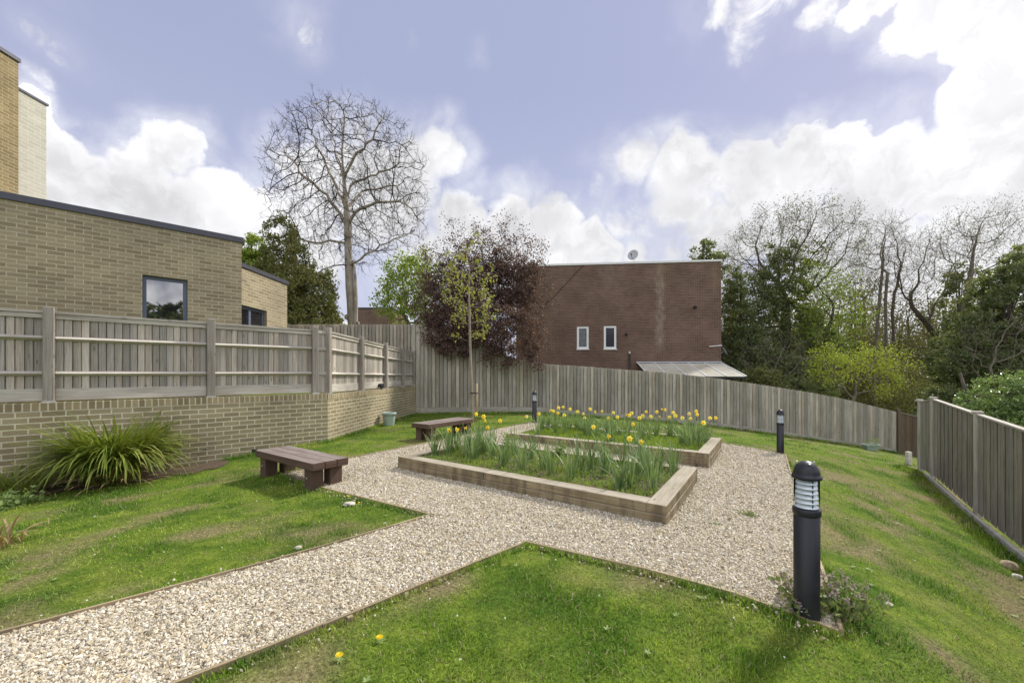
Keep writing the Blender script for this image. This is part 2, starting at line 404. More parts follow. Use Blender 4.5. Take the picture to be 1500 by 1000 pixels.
# ------------------------------------------------------------------ world: Nishita sky with banks of cumulus fixed by compass direction
SUN = Vector((.77, .64, 0)).normalized()
ELEV = math.radians(44)
SUN_DIR = Vector((SUN.x * math.cos(ELEV), SUN.y * math.cos(ELEV), math.sin(ELEV)))
CLOUDS = [  # photo column, row, radius, solidity
    (95, 230, 62, 1), (60, 180, 40, .9), (200, 245, 62, 1), (240, 215, 52, 1), (170, 310, 100, 1), (285, 300, 66, 1), (355, 345, 66, 1), (60, 330, 90, 1), (130, 205, 34, .7),
    (470, 275, 76, 1), (530, 232, 60, 1), (596, 240, 62, 1), (640, 222, 46, 1), (560, 310, 100, 1), (668, 318, 50, 1), (750, 330, 52, 1), (800, 338, 46, 1), (440, 370, 95, 1), (640, 390, 90, 1),
    (860, 372, 46, .9), (920, 372, 40, .75), (985, 372, 38, .7), (720, 400, 80, 1), (820, 420, 70, .9), (960, 420, 70, .9),
    (1000, 248, 60, .95), (930, 242, 46, .8), (1080, 254, 62, 1), (1160, 240, 58, 1), (1230, 240, 62, 1), (1310, 255, 80, 1), (1000, 300, 60, .8), (1130, 310, 90, 1), (1280, 330, 110, 1), (1060, 350, 80, .9),
    (1430, 250, 120, 1), (1475, 140, 95, 1), (1440, 60, 80, 1), (1520, 320, 150, 1), (1400, 20, 90, 1), (1310, 55, 50, .48), (1340, 32, 70, .9), (1260, 8, 48, .8), (1190, 20, 44, .42), (1100, 25, 62, .34), (1040, 12, 50, .28), (1500, 0, 110, 1), (1420, 400, 140, 1), (1250, 430, 120, 1),
    (930, 318, 90, .45), (1000, 335, 80, .48), (880, 300, 50, .3), (425, 8, 46, .34), (710, 84, 20, .27), (85, 62, 46, .27), (135, 95, 36, .22), (70, 132, 42, .2), (592, 40, 12, .18), (120, 12, 34, .17), (20, 30, 40, .16),
    (-200, 250, 200, 1), (-500, 100, 260, .9), (1800, 150, 260, 1), (2300, 250, 400, 1), (600, -420, 160, .6), (1100, -500, 260, .8), (200, -500, 200, .5)]
def cdir(x, y): return Vector((kx(x), 1, (HOR - y) / FPX)).normalized()
def build_world():
    w = bpy.data.worlds.new("World"); SC.world = w; w.use_nodes = True; nt = w.node_tree; nt.nodes.clear(); g = G(nt)
    out = nt.nodes.new('ShaderNodeOutputWorld'); bg = nt.nodes.new('ShaderNodeBackground')
    sky = nt.nodes.new('ShaderNodeTexSky'); sky.sky_type = 'NISHITA'; sky.sun_disc = False; sky.sun_elevation = ELEV
    sky.sun_rotation = math.atan2(SUN.x, SUN.y); sky.altitude = 60; sky.air_density = 1.0; sky.dust_density = .6; sky.ozone_density = 1.6
    d = g.n('ShaderNodeTexCoord', _out='Generated')
    w1 = g.vmath('SCALE', g.vmath('SUBTRACT', g.noise(d, 5.5, 3., .55, out=1), (.5, .5, .5)), scale=.15)
    w2 = g.vmath('SCALE', g.vmath('SUBTRACT', g.noise(d, 15., 6., .62, out=1), (.5, .5, .5)), scale=.060)
    dw = g.vmath('ADD', g.vmath('ADD', d, w1), w2)
    dens = None; veil = None
    tn = g.mr(g.noise(d, 13., 5., .65, dist=.6), .36, .68, .45, 1.25)
    for (x, y, r, s) in CLOUDS:
        c = cdir(x, y); rr = .5 * ((cdir(x + r, y) - c).length + (cdir(x, y + r) - c).length)
        dist = g.vmath('DISTANCE', dw, tuple(c), out=1)
        v = g.mr(dist, rr * .2, rr * 1.04, s, 0)
        v2 = g.mr(dist, rr * .5, rr * 1.75, s, 0); veil = v2 if veil is None else g.math('MAXIMUM', veil, v2)
        if s < .5: v = g.math('MULTIPLY', v, tn)
        dens = v if dens is None else g.math('SMOOTH_MAX', dens, v, .07)
    # broken cloud over the rest of the sky
    sep = g.n('ShaderNodeSeparateXYZ', _out=1, Vector=d)
    sy = sep
    zz = [n for n in nt.nodes if n.type == 'SEPXYZ'][-1].outputs[2]
    rest = g.math('MULTIPLY', g.mr(g.noise(d, 2.4, 6., .58), .46, .68), g.mr(sep, .25, -.1, 0, 1))
    dens = g.math('MAXIMUM', dens, rest)
    fine = g.noise(d, 34., 4., .6)
    dens = g.math('ADD', dens, g.math('MULTIPLY', g.math('SUBTRACT', fine, .5), g.mr(dens, .04, .3, 0, .13)))
    mask = g.mr(dens, .05, g.mr(g.noise(d, 2.6, 2.), .40, .60, .27, .85), 0, 1, True)
    vn = g.mr(g.noise(d, 7., 6., .62, dist=.5), .34, .64, .1, 1.)
    soft = g.math('MAXIMUM', mask, g.math('MULTIPLY', g.math('MULTIPLY', g.mr(veil, .02, .75, 0, 1, True), vn), .62))
    # relief inside the clouds: compare the density-like noise with the same field a little nearer the sun
    b1 = g.noise(dw, 9., 5., .6); b2 = g.noise(g.vmath('ADD', dw, tuple(Vector((SUN_DIR.x * .02, 0, .025)))), 9., 5., .6)
    rel = g.mr(g.math('SUBTRACT', b1, b2), -.06, .06, -.045, .045)
    low = g.noise(d, 4.2, 4., .55)
    val = g.math('ADD', g.mr(low, .36, .62, .84, .62), rel)
    val = g.math('ADD', val, g.mr(dens, .1, .8, .08, -.02), clamp=False)
    val = g.math('MULTIPLY', g.math('MULTIPLY', val, .74), g.mr(sy, -.5, .1, 2.5, 1, True))  # unseen clouds behind the camera brightened as added fill for the front faces
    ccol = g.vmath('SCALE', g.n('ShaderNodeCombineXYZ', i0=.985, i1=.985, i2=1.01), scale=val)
    skyc = g.mix(1., g.vmath('SCALE', sky.outputs[0], scale=.10), (1.18, .93, .88), 'MULTIPLY')
    skyc = g.mix(.90, skyc, g.mix(g.mr(zz, .05, .55, 0, 1), (.345, .365, .478), (.250, .274, .400)))
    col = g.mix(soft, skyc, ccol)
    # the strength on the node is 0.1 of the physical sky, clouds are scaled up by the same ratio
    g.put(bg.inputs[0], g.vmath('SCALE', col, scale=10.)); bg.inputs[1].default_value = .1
    nt.links.new(bg.outputs[0], out.inputs[0])
    w.cycles.sampling_method = 'MANUAL'; w.cycles.sample_map_resolution = 1024
build_world()
sl = bpy.data.lights.new('sun', 'SUN'); sl.energy = 3.1; sl.angle = math.radians(6.5); sl.color = (1, .95, .87)
so = bpy.data.objects.new('sun', sl); COL.objects.link(so); so.rotation_euler = SUN_DIR.to_track_quat('Z', 'Y').to_euler()

# ------------------------------------------------------------------ camera
cam = bpy.data.cameras.new('camera'); co = bpy.data.objects.new('camera', cam); COL.objects.link(co); SC.camera = co
cam.sensor_width = 36; cam.lens = FPX / 1500 * 36; cam.shift_y = (HOR - 500) / 1500; cam.clip_end = 3000; cam.clip_start = .05
co.location = (0, 0, EYE); co.rotation_euler = (PI / 2, 0, 0)
SC.view_settings.view_transform = 'Standard'; SC.view_settings.look = 'None'; SC.view_settings.exposure = 0.76; SC.view_settings.gamma = 1

# ------------------------------------------------------------------ plan of the garden
WD = Vector((1.0325, 1, 0)).normalized()             # front garden wall, path and low building run this way
WN = Vector((WD.y, -WD.x, 0))                         # towards the camera side
WC = Vector((-4.2, 9.56, 0))                          # wall corner
WE = Vector((-3.69, 16.1, 0))                         # wall meets the back fence
PLAZA = [Vector(p) for p in ((-3.58, 6.58, 0), (2.0, 2.565, 0), (6.08, 9.35, 0), (.62, 13.2, 0))]
PATH = [Vector(p) for p in ((-.88, 4.58, 0), (-7.4, -1.735, 0), (-6.3, -2.37, 0), (.125, 3.85, 0))]
PATH[2] = PATH[3] - Vector((1.0325, 1, 0)) * 6.3
BACK = [(-3.55, 16.1), (1.35, 16.6), (8.0, 16.75), (12.6, 17.2), (16.9, 18.45)]
RF = [(11.0, 11.3), (10.62, 10.55), (7.56, 6.15), (4.2, 1.2), (2.2, -1.8)]
GARDEN = [tuple((WC - WD * 9)[:2]), tuple(WC[:2]), tuple(WE[:2])] + BACK + [(18, 18.6), (12.5, 12.2)] + RF + [(-6, -4)]
BED1 = [Vector(p) for p in ((-1.87, 6.86, .21), (1.58, 4.29, .21), (2.68, 6.06, .21), (-.74, 8.62, .21))]
BED2 = [Vector(p) for p in ((-.13, 9.92, .15), (3.47, 7.40, .15), (4.59, 9.19, .15), (1.04, 11.68, .15))]
def inside(x, y, poly):
    r = np.zeros(x.shape, bool); n = len(poly)
    for i in range(n):
        x0, y0 = poly[i][0], poly[i][1]; x1, y1 = poly[(i + 1) % n][0], poly[(i + 1) % n][1]
        c = (y0 > y) != (y1 > y)
        r ^= c & (x < (x1 - x0) * (y - y0) / (y1 - y0 + 1e-12) + x0)
    return r

# ------------------------------------------------------------------ ground, gravel
def axis(fine0, fine1, st, far0, far1):
    a = list(np.arange(fine0, fine1 + st / 2, st)); s = st; x = fine1
    while x < far1: s *= 1.35; x += s; a.append(x)
    s = st; x = fine0
    while x > far0: s *= 1.35; x -= s; a.insert(0, x)
    return np.array(a)
gx = axis(-9, 20, .22, -500, 500); gy = axis(-2, 20, .22, -200, 900)
X, Y = np.meshgrid(gx, gy); Zg = gz_np(X, Y)
V = np.stack([X, Y, Zg], -1).reshape(-1, 3); nx, ny = len(gx), len(gy)
ii = (np.arange(ny - 1)[:, None] * nx + np.arange(nx - 1)[None]).ravel()[:, None]
tag(np_mesh('ground', V, np.concatenate([ii, ii + 1, ii + nx + 1, ii + nx], 1), M['lawn'], smooth=True), kind='structure')
def sheet(name, quad, n, m, mat, dz):
    a, b, c, d = [np.array(p) for p in quad]
    s, t = np.meshgrid(np.linspace(0, 1, n + 1), np.linspace(0, 1, m + 1)); s = s[..., None]; t = t[..., None]
    P = (a * (1 - s) + b * s) * (1 - t) + (d * (1 - s) + c * s) * t
    P[..., 2] = gz_np(P[..., 0], P[..., 1]) + dz
    i = (np.arange(m)[:, None] * (n + 1) + np.arange(n)[None]).ravel()[:, None]
    return tag(np_mesh(name, P.reshape(-1, 3), np.concatenate([i, i + 1, i + n + 2, i + n + 1], 1), mat, smooth=True), kind='structure')
sheet('gravel_yard', PLAZA, 40, 44, M['gravel'], .012)
PE = Vector((1.0325, 1, 0)) * .22
sheet('gravel_path', [PATH[0] + PE, PATH[1], PATH[2], PATH[3] + PE], 44, 8, M['gravel'], .0105)
up = MB()
ub = [WC - WD * 22 - WN * .12, WC - WN * .12, WE - Vector((.12, 0, 0)), Vector((-3.75, 24, 0)), Vector((-40, 24, 0)), Vector((-40, 0, 0))]
up.face([Vector((p.x, p.y, .98)) for p in ub]); tag(up.build('upper_ground', M['lawn']), kind='structure')

# pebbles lying on the gravel
def polar_points(n, r0, r1, p, rng, amax=66):
    u = rng.random(n); e = 2 - p
    r = (r0 ** e + u * (r1 ** e - r0 ** e)) ** (1 / e) if abs(e) > 1e-6 else r0 * (r1 / r0) ** u
    a = np.radians(rng.uniform(-amax, amax, n)); return r * np.sin(a), r * np.cos(a), r
def poly2(q): return [(p[0], p[1]) for p in q]
def build_pebbles():
    x, y, r = polar_points(760000, 1.6, 14, 1.75, RNG)
    k = (inside(x, y, poly2(PLAZA)) | inside(x, y, poly2([PATH[0] + PE, PATH[1], PATH[2], PATH[3] + PE]))) & ~inside(x, y, poly2(BED1)) & ~inside(x, y, poly2(BED2))
    x, y, r = x[k], y[k], r[k]; n = len(x)
    for a_, b_, q_ in ((PATH[1], PATH[0], 500), (PATH[2], PATH[3], 700), (PLAZA[0], PATH[0], 260), (PATH[3], PLAZA[1], 420), (PLAZA[1], PLAZA[2], 260)):
        t_ = RNG.random(q_); dv = (b_ - a_).normalized(); o_ = RNG.normal(0, .075, q_); x = np.r_[x, a_.x + (b_.x - a_.x) * t_ + dv.y * o_]; y = np.r_[y, a_.y + (b_.y - a_.y) * t_ - dv.x * o_]
    r = np.hypot(x, y); n = len(x)
    sz = RNG.lognormal(0, .35, n) * (.0066 + .0006 * r); sz = np.minimum(sz, .022)
    ax = unit(RNG.normal(size=(n, 3))); bx = unit(np.cross(ax, RNG.normal(size=(n, 3)))); cx = np.cross(ax, bx)
    ra = RNG.uniform(.8, 1.35, n); rb = RNG.uniform(.65, 1.0, n); rc = RNG.uniform(.45, .75, n)
    c = np.stack([x, y, gz_np(x, y) + .012 + sz * RNG.uniform(.1, .5, n)], -1)
    j = lambda: RNG.uniform(.75, 1.15, n)
    P = [c + ax * (sz * ra * j())[:, None], c - ax * (sz * ra * j())[:, None], c + bx * (sz * rb * j())[:, None], c - bx * (sz * rb * j())[:, None], c + cx * (sz * rc * j())[:, None], c - cx * (sz * rc * j())[:, None]]
    V = np.stack(P, 1).reshape(-1, 3); i = np.arange(n)[:, None] * 6
    F = np.concatenate([i + np.array([t]) for t in ((0, 2, 4), (2, 1, 4), (1, 3, 4), (3, 0, 4), (2, 0, 5), (1, 2, 5), (3, 1, 5), (0, 3, 5))])
    o = np_mesh('gravel_stones', V, F, M['pebble'])
    tag(o, 'loose cream and brown pebbles spread over the path and yard', 'gravel', kind='stuff')
build_pebbles()

# grass blades of the lawn
def blades(x, y, z, h, w, rng, lean=.9):
    n = len(x); a = rng.uniform(0, 2 * PI, n); l = np.abs(rng.normal(0, 1, n)) * lean
    d = np.stack([np.cos(a) * np.sin(np.arctan(l)), np.sin(a) * np.sin(np.arctan(l)), np.cos(np.arctan(l))], -1)
    b = rng.uniform(0, 2 * PI, n); s = np.stack([np.cos(b), np.sin(b), np.zeros(n)], -1)
    c = np.stack([x, y, z - .004], -1); tip = c + d * h[:, None] * 1.0
    mid = c + d * (h * .55)[:, None] + np.array([0, 0, 1.]) * (h * .12)[:, None]
    V = np.stack([c + s * w[:, None] * .5, c - s * w[:, None] * .5, mid - s * w[:, None] * .42, mid + s * w[:, None] * .42, tip], 1).reshape(-1, 3)
    i = np.arange(n)[:, None] * 5
    F = np.concatenate([i + np.array([t]) for t in ((0, 1, 2), (0, 2, 3), (3, 2, 4))])
    return V, F
PATHX = poly2([PATH[0] + Vector((.22, .2, 0)), PATH[1], PATH[2], PATH[3] + Vector((.22, .2, 0))])
_T = np.random.default_rng(5).random((256, 256))
def vnoise(x, y):
    xi = np.floor(x).astype(int); yi = np.floor(y).astype(int); fx = x - xi; fy = y - yi; fx = fx * fx * (3 - 2 * fx); fy = fy * fy * (3 - 2 * fy)
    g = lambda a, b: _T[a % 256, b % 256]
    return (g(xi, yi) * (1 - fx) + g(xi + 1, yi) * fx) * (1 - fy) + (g(xi, yi + 1) * (1 - fx) + g(xi + 1, yi + 1) * fx) * fy
def fbm(x, y): return (vnoise(x, y) + .5 * vnoise(x * 2.1 + 7, y * 2.1) + .3 * vnoise(x * 4.3, y * 4.3 + 9) + .2 * vnoise(x * 9.1, y * 9.1)) / 2.0
def sstep(a, b, v): t = np.clip((v - a) / (b - a), 0, 1); return t * t * (3 - 2 * t)
def patch(x, y):   # worn thatch; a little more of it down the bank
    return sstep(.57, .76, fbm(x * 1.9 + 31, y * 1.9 + 12) + .03 * np.clip(x - 3, 0, 2))
def lush(x, y): return sstep(.52, .68, fbm(x * 2.1 + 3, y * 2.1 + 50))
def set_attr(o, per, x, y):
    for nm, fn in (('patch', patch), ('lush', lush)):
        a = o.data.attributes.new(nm, 'FLOAT', 'POINT'); a.data.foreach_set('value', np.repeat(fn(x, y), per).astype(np.float32))
def build_grass():
    x, y, r = polar_points(470000, 1.5, 20, 1.55, RNG)
    k = inside(x, y, GARDEN) & ~inside(x, y, poly2(PLAZA)) & ~inside(x, y, PATHX)
    # bare soil strip along the planted wall
    dist = (x - WC.x) * WN.x + (y - WC.y) * WN.y; al = (x - WC.x) * WD.x + (y - WC.y) * WD.y
    k &= ~((dist < .75 + .15 * np.sin(al * 5)) & (al < -1.85) & (y < 10))
    x, y, r = x[k], y[k], r[k]
    # clumpy growth: thin out in a smooth random pattern
    f = np.sin(x * 2.3 + 1.7 * np.sin(y * 1.9)) * np.sin(y * 2.9 + 1.3 * np.sin(x * 2.2)) + .6 * np.sin(x * 9 + 2 * np.sin(y * 7)) * np.sin(y * 8)
    k = RNG.random(len(x)) < .68 + .34 * f; x, y, r, f = x[k], y[k], r[k], f[k]; n = len(x)
    pa, lu = patch(x, y), lush(x, y); k = RNG.random(n) < 1 - .45 * pa; x, y, r, f, pa, lu = x[k], y[k], r[k], f[k], pa[k], lu[k]; n = len(x)
    h = (1 - .4 * pa + .75 * lu) * RNG.uniform(.014, .036, n) * (1 + .25 * np.clip(f, -1, 1)) * (1 + .02 * r); w = RNG.uniform(.0026, .005, n) * (1 + .11 * r)
    V, F = blades(x, y, gz_np(x, y), h, w, RNG, 1.25)
    lg_ = np_mesh('lawn_grass', V, F, M['blade']); set_attr(lg_, 5, x, y)
    tag(lg_, 'short mown grass of the sloping lawn around the gravel yard', 'grass', kind='stuff')
    # longer fringe along the gravel edges and at the feet of fences and walls
    P = []
    def fringe(a, b, num, wd, hh, side=0):
        a = Vector(a); b = Vector(b); d = (b - a).normalized(); nn = Vector((d.y, -d.x, 0))
        t = RNG.random(num); o = RNG.normal(0, wd, num) + side
        P.append((a.x + (b.x - a.x) * t + nn.x * o, a.y + (b.y - a.y) * t + nn.y * o, RNG.uniform(.4, 1.2, num) * hh))
    fringe(PATH[1], PATH[0], 5200, .02, .05, -.045); fringe(PATH[2], PATH[3], 5200, .02, .05, .045)
    fringe(PLAZA[0], PATH[0], 2600, .02, .05, .045); fringe(PATH[3], PLAZA[1], 2600, .02, .05, .045)
    fringe(PLAZA[1], PLAZA[2], 3000, .02, .05, .045); fringe(PLAZA[2], PLAZA[3], 2400, .02, .05, .045); fringe(PLAZA[3], PLAZA[0], 2400, .02, .05, .045)
    for a, b in zip(RF[:-1], RF[1:]): fringe((*a, 0), (*b, 0), 2600, .10, .10, .38)
    for a, b in zip(BACK[:-1], BACK[1:]): fringe((*a, 0), (*b, 0), 1500, .07, .10, .10)
    fringe(WC - WD * 2, WC, 900, .04, .1, .08); fringe(WC, WE, 1800, .04, .1, .08)
    x, y, h = [np.concatenate([p[i] for p in P]) for i in range(3)]; r = np.hypot(x, y)
    V, F = blades(x, y, gz_np(x, y), h, .0045 * (1 + .11 * r), RNG, .8)
    eg_ = np_mesh('edge_grass', V, F, M['blade']); set_attr(eg_, 5, x, y)
    tag(eg_, 'longer uncut grass fringing the gravel edges and fence feet', 'grass', kind='stuff')
build_grass()
set_attr(bpy.data.objects['ground'], 1, np.array([v.co.x for v in bpy.data.objects['ground'].data.vertices]), np.array([v.co.y for v in bpy.data.objects['ground'].data.vertices]))
# ------------------------------------------------------------------ timber edging
def edging(a, b, label, side):
    a = Vector(a); b = Vector(b); d = (b - a).normalized(); nn = Vector((d.y, -d.x, 0)) * side
    root = thing('timber_edging', label, 'edging', (a.x, a.y, 0), 0, 'timber edging boards of the gravel'); L = (b - a).length; n = max(1, round(L / 1.8)); m = MB()
    for i in range(n):
        p = a + d * (L * i / n + .004); q = a + d * (L * (i + 1) / n - .004); sub = 4
        for s in range(sub):
            u = p.lerp(q, s / sub); v = p.lerp(q, (s + 1) / sub); zu, zv = gz(u.x, u.y), gz(v.x, v.y)
            m.box(Vector((u.x, u.y, zu - .06)) - a, v - u + Vector((0, 0, zv - zu)), nn * .022, (0, 0, .06 + .036 + .004 * math.sin(i * 3)))
    m.build('board', M['edging'], root)
    for i in range(n):
        mp = MB(); u = a + d * (L * (i + .08) / n); mp.box(Vector((u.x, u.y, gz(u.x, u.y) - .05)) + nn * .0255 - a, d * .035, nn * .03, (0, 0, .05 + .028), grain=2); mp.build('peg', M['edging'], root)
edging(PATH[1], PATH[0], 'straight timber edging along the bench side of the path', -1)
edging(PATH[2], PATH[3], 'timber edging along the near lawn side of the path', 1)
edging(PLAZA[0], PATH[0], 'timber edging of the yard running under the near bench', 1)
edging(PATH[3], PLAZA[1], 'timber edging between the near lawn and the wide gravel, ending at the bollard', 1)
edging(PLAZA[1], PLAZA[2], 'timber edging at the top of the grass bank between two bollards', 1)
edging(PLAZA[2], PLAZA[3], 'timber edging on the back side of the yard behind the rear bed', 1)
edging(PLAZA[3], PLAZA[0], 'timber edging beside the far bench', 1)

# ------------------------------------------------------------------ brick garden wall
def wall_mb(m, p0, p1, z0, z1, thick, holes=(), u0=0.):
    """wall face p0->p1 with its outer side on the right hand, holes (u,v,u,v); UV in metres"""
    p0 = Vector((p0[0], p0[1], 0)); p1 = Vector((p1[0], p1[1], 0)); d = (p1 - p0); L = d.length; d.normalize(); inn = Vector((-d.y, d.x, 0))
    us = sorted({0, L, *[h[0] for h in holes], *[h[2] for h in holes]}); vs = sorted({z0, z1, *[h[1] for h in holes], *[h[3] for h in holes]})
    P = lambda u, v, t=0: p0 + d * u + inn * t + Vector((0, 0, v))
    for i in range(len(us) - 1):
        for j in range(len(vs) - 1):
            a, b, c, e = us[i], us[i + 1], vs[j], vs[j + 1]
            if any(h[0] <= a and b <= h[2] and h[1] <= c and e <= h[3] for h in holes): continue
            m.face([P(a, c), P(b, c), P(b, e), P(a, e)], [(u0 + a, c), (u0 + b, c), (u0 + b, e), (u0 + a, e)])
            m.face([P(b, c, thick), P(a, c, thick), P(a, e, thick), P(b, e, thick)], [(u0 + b, c), (u0 + a, c), (u0 + a, e), (u0 + b, e)])
    for (a, c, b, e) in holes:
        m.face([P(a, c), P(a, e), P(a, e, thick), P(a, c, thick)], [(0, c), (0, e), (thick, e), (thick, c)])
        m.face([P(b, e), P(b, c), P(b, c, thick), P(b, e, thick)], [(0, e), (0, c), (thick, c), (thick, e)])
        m.face([P(a, e), P(b, e), P(b, e, thick), P(a, e, thick)], [(a, 0), (b, 0), (b, thick), (a, thick)])
        m.face([P(b, c), P(a, c), P(a, c, thick), P(b, c, thick)], [(b, 0), (a, 0), (a, thick), (b, thick)])
    m.face([P(0, z1), P(L, z1), P(L, z1, thick), P(0, z1, thick)], [(u0, 0), (u0 + L, 0), (u0 + L, thick), (u0, thick)])
    m.face([P(0, z0, thick), P(0, z0), P(0, z1), P(0, z1, thick)][::1], [(u0 - thick, z0), (u0, z0), (u0, z1), (u0 - thick, z1)])
    m.face([P(L, z0), P(L, z0, thick), P(L, z1, thick), P(L, z1)], [(u0 + L, z0), (u0 + L + thick, z0), (u0 + L + thick, z1), (u0 + L, z1)])
WTOP = 1.10; WCOP = .12
W0 = WC - WD * 9.5
gw = thing('garden_wall', 'buff brick retaining wall below the slatted fence, behind the strappy plant', 'wall', (0, 0, 0))
m = MB(); wall_mb(m, W0, WC, -.5, WTOP - WCOP, .30); m.build('wall_face', M['brick_wall'], gw)
m = MB(); wall_mb(m, W0, WC + WN * .004, WTOP - WCOP, WTOP, .31); m.build('coping', M['brick_edge'], gw)
gw2 = thing('garden_wall', 'sunlit buff brick retaining wall running back to the tall fence, behind the green pot', 'wall', (0, 0, 0))
D2 = (WE - WC).normalized(); N2 = Vector((D2.y, -D2.x, 0)); E0 = WC + D2 * .006 + N2 * .004
m = MB(); wall_mb(m, E0, WE, -.4, WTOP - WCOP - .02, .30, u0=.13); m.build('wall_face', M['brick_wall'], gw2)
m = MB(); wall_mb(m, E0 + N2 * .004, WE + N2 * .004, WTOP - WCOP - .02, WTOP - .02, .31, u0=.05); m.build('coping', M['brick_edge'], gw2)
# weep hole pipe and small vent in the front wall
def on_wall(px, py): 
    t = on_line(px, WC, WD); p = WC + WD * t; return Vector((p.x, p.y, zat(py, p.y)))
p = on_wall(301, 657)
m = MB(); m.tube([p - WN * .05, p + WN * .02], .022, 10); m.build('weep_pipe', M['steel'], gw)
m = MB(); m.tube([p + WN * .0205, p + WN * .0215], .016, 10); m.build('pipe_mouth', M['dark_metal'], gw)
p = on_wall(373, 662); m = MB(); m.box(p - WD * .05 - Vector((0, 0, .06)), WD * .1, WN * .012, (0, 0, .12)); m.build('vent', M['dark_metal'], gw)

# ------------------------------------------------------------------ close boarded fences
def board_run(m, a, b, zb0, zb1, zt0, zt1, wd, nn, th=.02, jit=.006, lap=True, gap=.006):
    """upright boards from a to b; bottoms and tops interpolate; nn = side they face"""
    a = Vector(a); b = Vector(b); L = (b - a).length; d = (b - a).normalized(); n = max(1, round(L / wd)); w = L / n
    for i in range(n):
        t0, t1 = i / n, (i + 1) / n; tm = (t0 + t1) / 2
        off = random.uniform(0, jit) + (.006 * (i % 2) if lap else 0)
        zb = zb0 + (zb1 - zb0) * tm; zt = zt0 + (zt1 - zt0) * tm + random.uniform(-jit, jit) * .8
        o = a + d * (L * t0 + .0025) + nn * off
        tilt = nn * (.016 if lap else 0)
        m.box(Vector((o.x, o.y, zb)), d * (w - gap - random.uniform(0, .006)) + tilt, nn * th, (0, 0, zt - zb), grain=2)
        o = a + d * (L * t0 + w * .55) - nn * (th * .8 + .026)
        m.box(Vector((o.x, o.y, zb)), d * (w - .004), nn * th * .8, (0, 0, zt - zb - .006), grain=2)
FT = 2.54
def post(root, p, d, n, z0, z1, s=.125, mat='fence_post', foot=True, cap=False):
    m = MB(); o = Vector((p.x, p.y, z0)) - d * s / 2
    m.box(o, d * s, n * s, (0, 0, z1 - z0), grain=2)
    c = bevel(m.build('post', M[mat], root), .008, 1)
    if foot:
        f = MB(); f.box(o - d * .012 - n * .012 + Vector((0, 0, -.002)), d * (s + .024), n * (s + .024), (0, 0, .03)); f.build('post_foot', M['steel'], c)
    if cap:
        f = MB(); f.box(o - d * .02 - n * .02 + Vector((0, 0, z1 - z0)), d * (s + .04), n * (s + .04), (0, 0, .035)); bevel(f.build('post_cap', M[mat], c), .008)
def railed_fence(label, pts, d, n, base, top0, top1, root_cat='fence', bw=.097):
    """pts: post positions along the wall, boards behind, rails and posts towards the garden"""
    root = thing('board_fence', label, root_cat)
    tot = (pts[-1] - pts[0]).length; tz = lambda p: top0 + (top1 - top0) * ((p - pts[0]).length / tot)
    for i, p in enumerate(pts): post(root, p + n * .0, d, n, base, tz(p) + .075)
    for a, b in zip(pts[:-1], pts[1:]):
        L = (b - a).length; A = a + d * .065; B = b - d * .065; za, zb = tz(a), tz(b)
        m = MB(); board_run(m, A - n * .03, B - n * .03, base + .20, base + .20, za - .03, zb - .03, bw, n); m.build('board_panel', M['fence'], root)
        m = MB(); m.box(Vector((A.x, A.y, base + .03)), B - A, n * .03, (0, 0, .19)); bevel(m.build('gravel_board', M['fence'], root), .004)
        for hz in (.46, 1.02):
            f = hz / 1.44; z0 = base + (za - base) * f; z1 = base + (zb - base) * f
            m = MB(); h = .085
            # arris rail: triangular section pointing at the garden
            o = [A + n * .012, B + n * .012]; zz = (z0, z1); vs = []
            for q, zc in zip(o, zz): vs += [Vector((q.x, q.y, zc - h / 2)), Vector((q.x, q.y, zc)) + n * .075, Vector((q.x, q.y, zc + h / 2))]
            uv = [(0, 0), (0, .09), (0, .18), (L, 0), (L, .09), (L, .18)]; k = random.uniform(0, 30); uv = [(x + k, y + k) for x, y in uv]
            m.raw(vs, [(0, 3, 4, 1), (1, 4, 5, 2), (2, 5, 3, 0), (0, 1, 2), (3, 5, 4)], uv=uv); bevel(m.build('rail', M['fence'], root), .006)
        m = MB(); m.box(Vector((A.x, A.y, za - .028)) - n * .05, B - A + Vector((0, 0, zb - za)), n * .11, (0, 0, .034)); m.build('capping', M['fence'], root)
        m = MB(); m.box(Vector((A.x, A.y, za - .105)) + n * .008, B - A + Vector((0, 0, zb - za)), n * .028, (0, 0, .074)); bevel(m.build('top_rail', M['fence'], root), .004)
    return root
FB = WC - WN * .15        # fence line sits on the wall, a little back
P1 = [FB + WD * on_line(x, FB, WD) for x in (-165, 72, 308, 460)]
railed_fence('grey weathered fence with rails on the front brick wall, below the building window', [P1[0] - WD * 1.9, P1[0]] + P1[1:], WD, WN, WTOP, FT, FT - .005)
FB2 = WC - N2 * .13
P2 = [FB2 + D2 * on_line(x, FB2, D2) for x in (477, 526, 562, 587, 604)]
railed_fence('grey weathered fence with rails on the side brick wall, running back to the tall fence', P2, D2, N2, WTOP - .02, FT + .0, 2.36)
cf = thing('corner_panel', 'narrow boarded infill between the two corner posts of the fence', 'fence')
A = P1[-1] + WD * .065; B = P2[0] - D2 * .02
dd = (B - A).normalized(); nnn = Vector((dd.y, -dd.x, 0)); 
m = MB(); board_run(m, A - nnn * .02, B - nnn * .02, WTOP + .02, WTOP + .02, FT - .03, FT - .03, .1, nnn); m.build('board_panel', M['fence'], cf)
for hz in (.46, 1.02, 1.40):
    m = MB(); m.box(Vector((A.x, A.y, WTOP + hz - .035)) + nnn * .01, B - A, nnn * .045, (0, 0, .07)); m.build('rail', M['fence'], cf)

